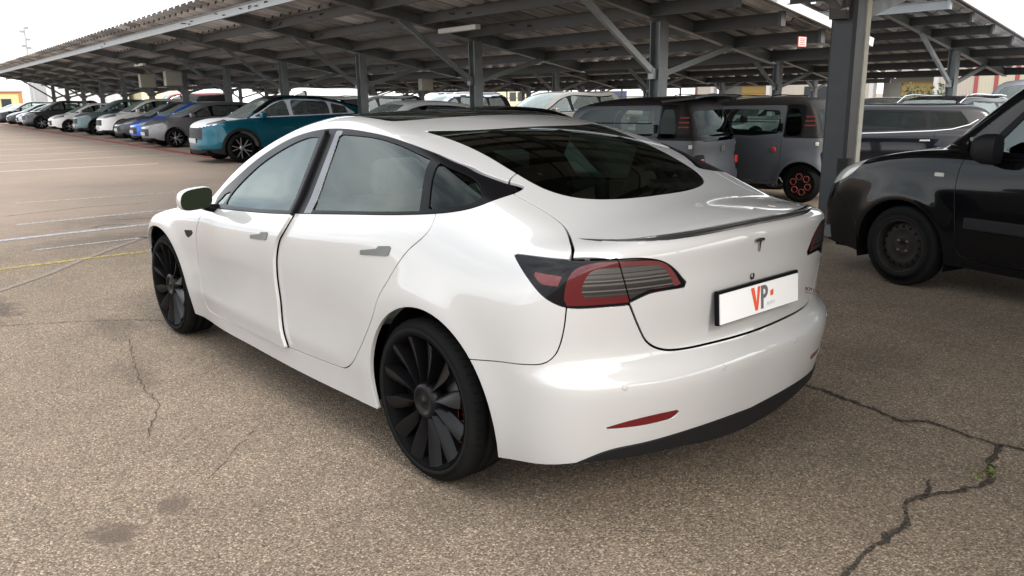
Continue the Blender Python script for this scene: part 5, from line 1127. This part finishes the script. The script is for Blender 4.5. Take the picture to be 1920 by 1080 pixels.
    b = MB(); b.tube([(3.45, .80, .33), (3.56, .74, .33)], .055, 16); b.build('fog_lamp', M_HEADLAMP, root)
    u = MB(); u.box((1.4, 0, .26), (4.2, 1.3, .14)); u.build('underbody', M_DARK, root)
    for cx in (0, 2.7):
        for sg in (1, -1):
            hb = MB(); n = 20; arc = [(cx+.40*math.cos(math.pi*(k/n*1.2-.1)), .30+.40*math.sin(math.pi*(k/n*1.2-.1))) for k in range(n+1)]
            hb.add([(a, .88*sg, z) for a, z in arc]+[(a, .55*sg, z) for a, z in arc], [(k, k+1, k+n+2, k+n+1) for k in range(n)]); hb.add([(a, .55*sg, z) for a, z in arc], [tuple(range(n+1))]); hb.build('wheel_housing', M_DARK, root)
    i = MB(); i.box((2.35, 0, .98), (.5, 1.45, .20)); i.box((1.1, 0, .5), (2.2, 1.5, .3)); i.build('dashboard', M_DARK, root, bevel=.05)
    for y_ in (.38, -.38): seat(root, 1.42, y_, mat('grey_seat_cloth', (.06, .062, .065), .9), name='front_seat', zb=.62)
    b = MB(); c = Vector((1.92, .38, 1.06)); ax = Vector((-.75, 0, .66)).normalized(); e1 = Vector((0, 1, 0)); e2 = ax.cross(e1); b.tube([c+(e1*math.cos(t)+e2*math.sin(t))*.19 for t in [2*math.pi*k/24 for k in range(25)]], .017, 8); b.tube([c-e1*.18, c, c+e1*.18], .02, 6); b.build('steering_wheel', M_TRIM, root)
    RS = mat('dull_black_steel_rim', (.020, .0165, .015), .6, ior=1.2, noise=(10, .3))
    for x in (0, 2.7):
        for sg in (1, -1): wheel(root, 'wheel', x, .885*sg, .317, .205, .195, 'steel', RS, side=sg, n=48)
build_black_van()

# two tiny two-seat electric cars with black roofs
def build_micro(xy, z, label, spoiler=False):
    q = dict(wb=1.73, zw=.27, ra=.33, hw=.69, flare=.03,
        roof=[(-.48, 1.15), (-.36, 1.34), (-.2, 1.45), (.1, 1.505), (.7, 1.52), (1.2, 1.50), (1.6, 1.44), (1.9, 1.32), (2.1, 1.1), (2.2, .95)], crown=[(-.4, -.03), (.8, -.03), (2, -.03)], top=[(-.4, 1.0), (.8, .98), (1.9, .98), (2.1, .97)], topcrown=[(0, 0), (1, 0)],
        W=[(-.4, .64), (0, .68), (.8, .695), (1.7, .68), (2.1, .64)], G=[(-.4, .60), (0, .64), (.8, .665), (1.7, .64), (2.1, .60)], tumble=[(-.4, .26), (2, .26)], belt=[(-.3, .98), (2, .98)],
        rear=[(.1, -.30), (.25, -.36), (.45, -.385), (.62, -.36), (.75, -.34), (.9, -.335), (1.2, -.25), (1.45, -.12)], front=[(.1, 2.0), (.3, 2.07), (.6, 2.07), (.9, 2.06), (1.2, 1.99), (1.5, 1.85)], tuck=[(.1, -.08), (.25, -.03), (.45, 0), (.9, -.01), (1.0, -.025), (1.2, -.08)],
        rplan=(.13, 2.6), fplan=(.15, 2.8), k=dict(end=.16, top=.08, gh=.16, blend=.06, rear=.16))
    F = make_shape(q); s = Shell(F, -.55, 2.25, 1.6, .035, sk=(.1, 1.6), zc=.7, z0=.15, hw=.85)
    for cx in (0, 1.73):
        for i, ins in s.cut(Region('s', None, ymin=.35, fn=lambda Q, cx=cx: np.hypot(Q[:, 0]-cx, Q[:, 1]-.27)-.335), 0, ('body',)).items():
            if ins: s.lab[i] = 'gone'
    X = lambda fn, lab, gap=0., labs=('body',): s.part(Region('x', None, fn=fn), lab, gap, labs)
    rr = lambda u, v, a, b, r: np.minimum(np.maximum(np.abs(u)-a+r, np.abs(v)-b+r), 0)+np.hypot(np.maximum(np.abs(u)-a+r, 0), np.maximum(np.abs(v)-b+r, 0))-r
    X(lambda Q: np.maximum(Q[:, 0]+.02-.0, rr(Q[:, 1], Q[:, 2]-1.13-.0, .50+(1.13-Q[:, 2])*.12, .205, .10)), 'rearwin', .002)
    s.part(Region('s', [(.02, .96, 1), (.30, .96, 1), (.30, 1.415, 1), (.10, 1.415), (.02, 1.38, 1)], ymin=.3), 'upper', 0)          # black pillar with the small rear side window
    s.part(Region('s', [(.06, 1.0), (.26, 1.0), (.26, 1.34), (.12, 1.34)], sub=6, ymin=.3), 'qwin', 0, ('upper',))
    s.part(Region('s', [(.31, .30, 1), (.31, 1.41, 1), (1.55, 1.40, 1), (1.78, 1.25), (1.86, 1.0), (1.80, .75), (1.45, .42), (1.36, .30, 1)], ymin=.3), 'door', .003)
    s.part(Region('s', [(.40, 1.0), (.40, 1.31), (.46, 1.335), (1.5, 1.335), (1.68, 1.22), (1.74, 1.03), (1.66, 1.0)], sub=3, ymin=.3), 'dwin', .001, ('door',))
    X(lambda Q: np.minimum(np.maximum(.94-Q[:, 2], -9*np.ones(len(Q))), 9)+np.where(Q[:, 0] > .3, np.where(Q[:, 2] < 1.40, 9, 0), 0)*1., 'top')
    s.part(Region('x', None, fn=lambda Q: rr(Q[:, 1]-.0+np.where(Q[:, 1] > 0, -.52, .52), Q[:, 2]-.62, .085, .13, .04)+np.where(Q[:, 0] > 0, 9, 0)), 'tail', .002)
    r = empty('microcar', (*xy, z), math.radians(8)); tag(r, label, 'car', 'tiny grey two-seat cars with black roofs')
    PG = mat('matt_blue_grey_plastic', (.062, .068, .080), .42, noise=(4, .06)); PT = mat('matt_dark_roof', (.014, .012, .011), .5, ior=1.25)
    s.mesh('body', 'body', PG, r, flange=.02); s.mesh('roof', 'top', PT, r, flange=.006); s.mesh('rear_window', 'rearwin', glass_mat('microcar_glass', (.10, .13, .11), ior=1.25), r, flange=.012)
    for g in ('none', 'right'):
        sg = 1 if g == 'none' else -1
        s.mesh('rear_pillar', 'upper', M_TRIM, r, mirror=g); s.mesh('quarter_window', 'qwin', glass_mat('microcar_glass', None), r, mirror=g, flange=0)
        d = s.mesh('door', 'door', PG, r, mirror=g, flange=.02); s.mesh('window', 'dwin', glass_mat('microcar_clear_glass', (.42, .50, .48), ior=1.5), d, mirror=g, flange=.01)
        w = MB(); w.box((1.05, (surf_y(F, 1.05, 1.165)+.004)*sg, 1.165), (1.24, .012, .012)); w.build('window_bar', M_TRIM, d)
        w = MB(); w.box((.345, (surf_y(F, .345, 1.09)+.012)*sg, 1.09), (.05, .03, .12)); w.build('latch', M_TRIM, d, bevel=.006)
        t = s.mesh('tail_lamp_housing', 'tail', M_TRIM, r, mirror=g, flange=.02)
        w = MB(); w.box((surf_x(F, .50, .64)-.004, .50*sg, .64), (.03, .085, .11)); w.build('tail_lamp', mat('bright_red_lens', (.55, .03, .03), .15, coat=1), r, bevel=.01)
        w = MB(); w.lathe([(0, .0001), (.012, .03), (0, .04)], 16); o = w.build('side_reflector', mat('round_red_reflector', (.50, .03, .04), .3), r); o.location = (.42, (surf_y(F, .42, .77)+.003)*sg, .77); o.rotation_euler = (0, 0, 0 if sg > 0 else math.pi)
        w = MB(); w.box((0, 0, 0), (.05, .02, .055)); o = w.build('round_marker', mat('pale_lens', (.6, .58, .5), .3), r, bevel=.01); o.location = (-.20, (surf_y(F, -.20, .86)+.004)*sg, .86); o.rotation_euler = (0, 0, math.radians(20)*sg)
        for k in range(3):
            z_ = 1.13+.062*(k-1)+.05; x_ = -.06+.0*k; w = MB(); w.box((0, 0, 0), (.15-.01*k, .010, .016)); o = w.build('accent_stripe', mat('orange_red_accent', (.26, .05, .035), .5), r); yy = surf_y(F, x_, z_); y2 = surf_y(F, x_+.05, z_); o.location = (x_, (yy+.002)*sg, z_); o.rotation_euler = (math.radians(-14)*sg, 0, math.atan2(y2-yy, .05)*sg)
        for x in (0, 1.73): wheel(r, 'wheel', x, .665*sg, .275, .19, .14, 'hexes', M_TRIM, side=sg, n=32)
        w = MB(); w.box((1.62, .80*sg, 1.16), (.09, .15, .12)); w.build('mirror', M_TRIM, r, bevel=.03)
    if spoiler:
        w = MB(); vs = []
        for k in range(13):
            y_ = -.60+1.2*k/12; h = .035*(1-(y_/.6)**2)
            vs += [(.34, y_*.9, 1.47+h*.5), (-.22, y_, 1.515+h), (-.24, y_, 1.49+h), (.30, y_*.9, 1.44+h*.5)]
        w.add(vs, [(4*k+j, 4*k+(j+1) % 4, 4*k+4+(j+1) % 4, 4*k+4+j) for k in range(12) for j in range(4)]+[(0, 1, 2, 3), (51, 50, 49, 48)]); w.build('roof_spoiler', mat('black_spoiler', (.02, .02, .02), .35), r)
    e = MB()
    for k in (0, .042): 
        for sg in (1, -1): e.beam((-.352-.004, 0, .83+.028-k), (-.350-.004, .042*sg, .83-.014-k), .012, .014)
    e.build('chevron_emblem', mat('emblem_grey', (.42, .42, .40), .3, metal=.7), r)
    i = MB(); i.box((.85, 0, .45), (1.9, 1.1, .2)); i.box((.45, 0, .85), (.16, .95, .75), Matrix.Rotation(-.2, 3, 'Y')); i.box((1.75, 0, .95), (.3, 1.1, .12)); i.build('interior', M_DARK, r, bevel=.04)
    return r
_c, _s = math.cos(math.radians(8)), math.sin(math.radians(8))
build_micro((4.50, -7.05), -.05, 'tiny blue-grey two-seat car with roof spoiler, its rear window facing us', True)
build_micro((3.78, -9.05), -.08, 'tiny blue-grey two-seat car just left of the thick column, orange-red hexagons in its wheel')

# vehicles seen over the white saloon and between the columns
LH = HD-90+180
def out(key, spec, nose_s, nose_l, paint, label, z=None, **k): return car(key, spec, nose_s, nose_l+spec['L1'], H2, paint, label, z=z, **k)
EST = sp_('suv', lampz=.72, wb=2.73, roh=1.05, foh=.88, H=1.47, hw=.91, belt=.96, hood=.93, nose=.72, r=.33)
est = car('estate', EST, 0, 0, 40, P_NAVY, 'dark navy estate with a chrome window line behind the black van', z=-.17, xy=(3.66, -12.6))
for ch in est.children:
    for g in ch.children:
        if g.name.startswith('side_window'): g.data.materials[0] = glass_mat('shaded_tint_glass', None)
for sg in (1,):
    b = MB(); Fq = make_shape(EST); b.tube([(x, surf_y(Fq, x, z_)+.004, z_) for x, z_ in [(2.5, .965), (1.8, .975), (1.0, .99), (.2, 1.015), (-.1, 1.04), (-.38, 1.11), (-.52, 1.19)]], .011, 6); b.build('chrome_strip', M_CHROME, est)
    b = MB(); b.box((.35, surf_y(Fq, .35, .86)+.02, .86), (.17, .025, .03)); b.build('door_handle', M_CHROME, est, bevel=.008)
b = MB(); b.tube([(-.35, 0, 1.42), (-.62, 0, 1.60)], [.012, .005], 6); b.build('aerial', M_TRIM, est)
out('saloon', SALOON, 16.0, 7.1, P_WHITE, 'white saloon whose roof shows just above the nearest white car', group=G1)
out('saloon', SALOON, 12.9, 7.0, P_NAVY, 'navy saloon roof just left of the tiny car with a spoiler', z=-.12)
out('suv', SUV, 21.8, 12.0, P_BLACK, 'tall dark crossover with silver roof rails behind the white saloon', rails='chrome', roof_m=P_SILVER, rim=M_CHROME)
out('suv', SUV, 17.2, 12.4, mat('warm_silver_paint', (.20, .19, .175), .3, metal=.4, coat=.6), 'silver-beige crossover with raked windscreen right of the tall dark one')
out('van', VAN, 33, 12.1, P_WHITE, 'white van with a rounded tail behind the teal crossover', cat='van', name='parked_van')
out('van', VAN, 50, 12.0, P_BLACK, 'tall black van with a dark red roof, above the row of small cars', cat='van', name='parked_van', roof_m=P_RED)
out('suv', SUV, 27.5, 12.3, P_BLACK, 'black car between the white van and the white saloon roof')
out('suv', SUV, 15.0, 18.4, P_WHITE, 'white crossover with dark roof rails right of the spoilered tiny car', z=-.20, rails='dark')
out('suv', SUV, 17.6, 18.6, P_CREAM, 'pale crossover left of the white one with dark roof rails', z=-.15, rails='dark')
out('saloon', SALOON, 11.2, 18.4, P_CREAM, 'beige saloon seen just right of the thick column', z=-.10)
out('hatch', HATCH, 9.9, 18.6, P_SILVER, 'pale silver hatchback in front of the yellow roller door', z=-.10)
out('suv', SUV, 8.0, 14.6, P_BLACK, 'black crossover with chrome roof rails behind the navy estate', z=-.22, rails='chrome', rim=M_CHROME)
out('van', VAN, 7.6, 18.6, P_SILVER, 'pale silver-white van in front of the red-striped wall at the right', z=-.24, cat='van', name='parked_van')
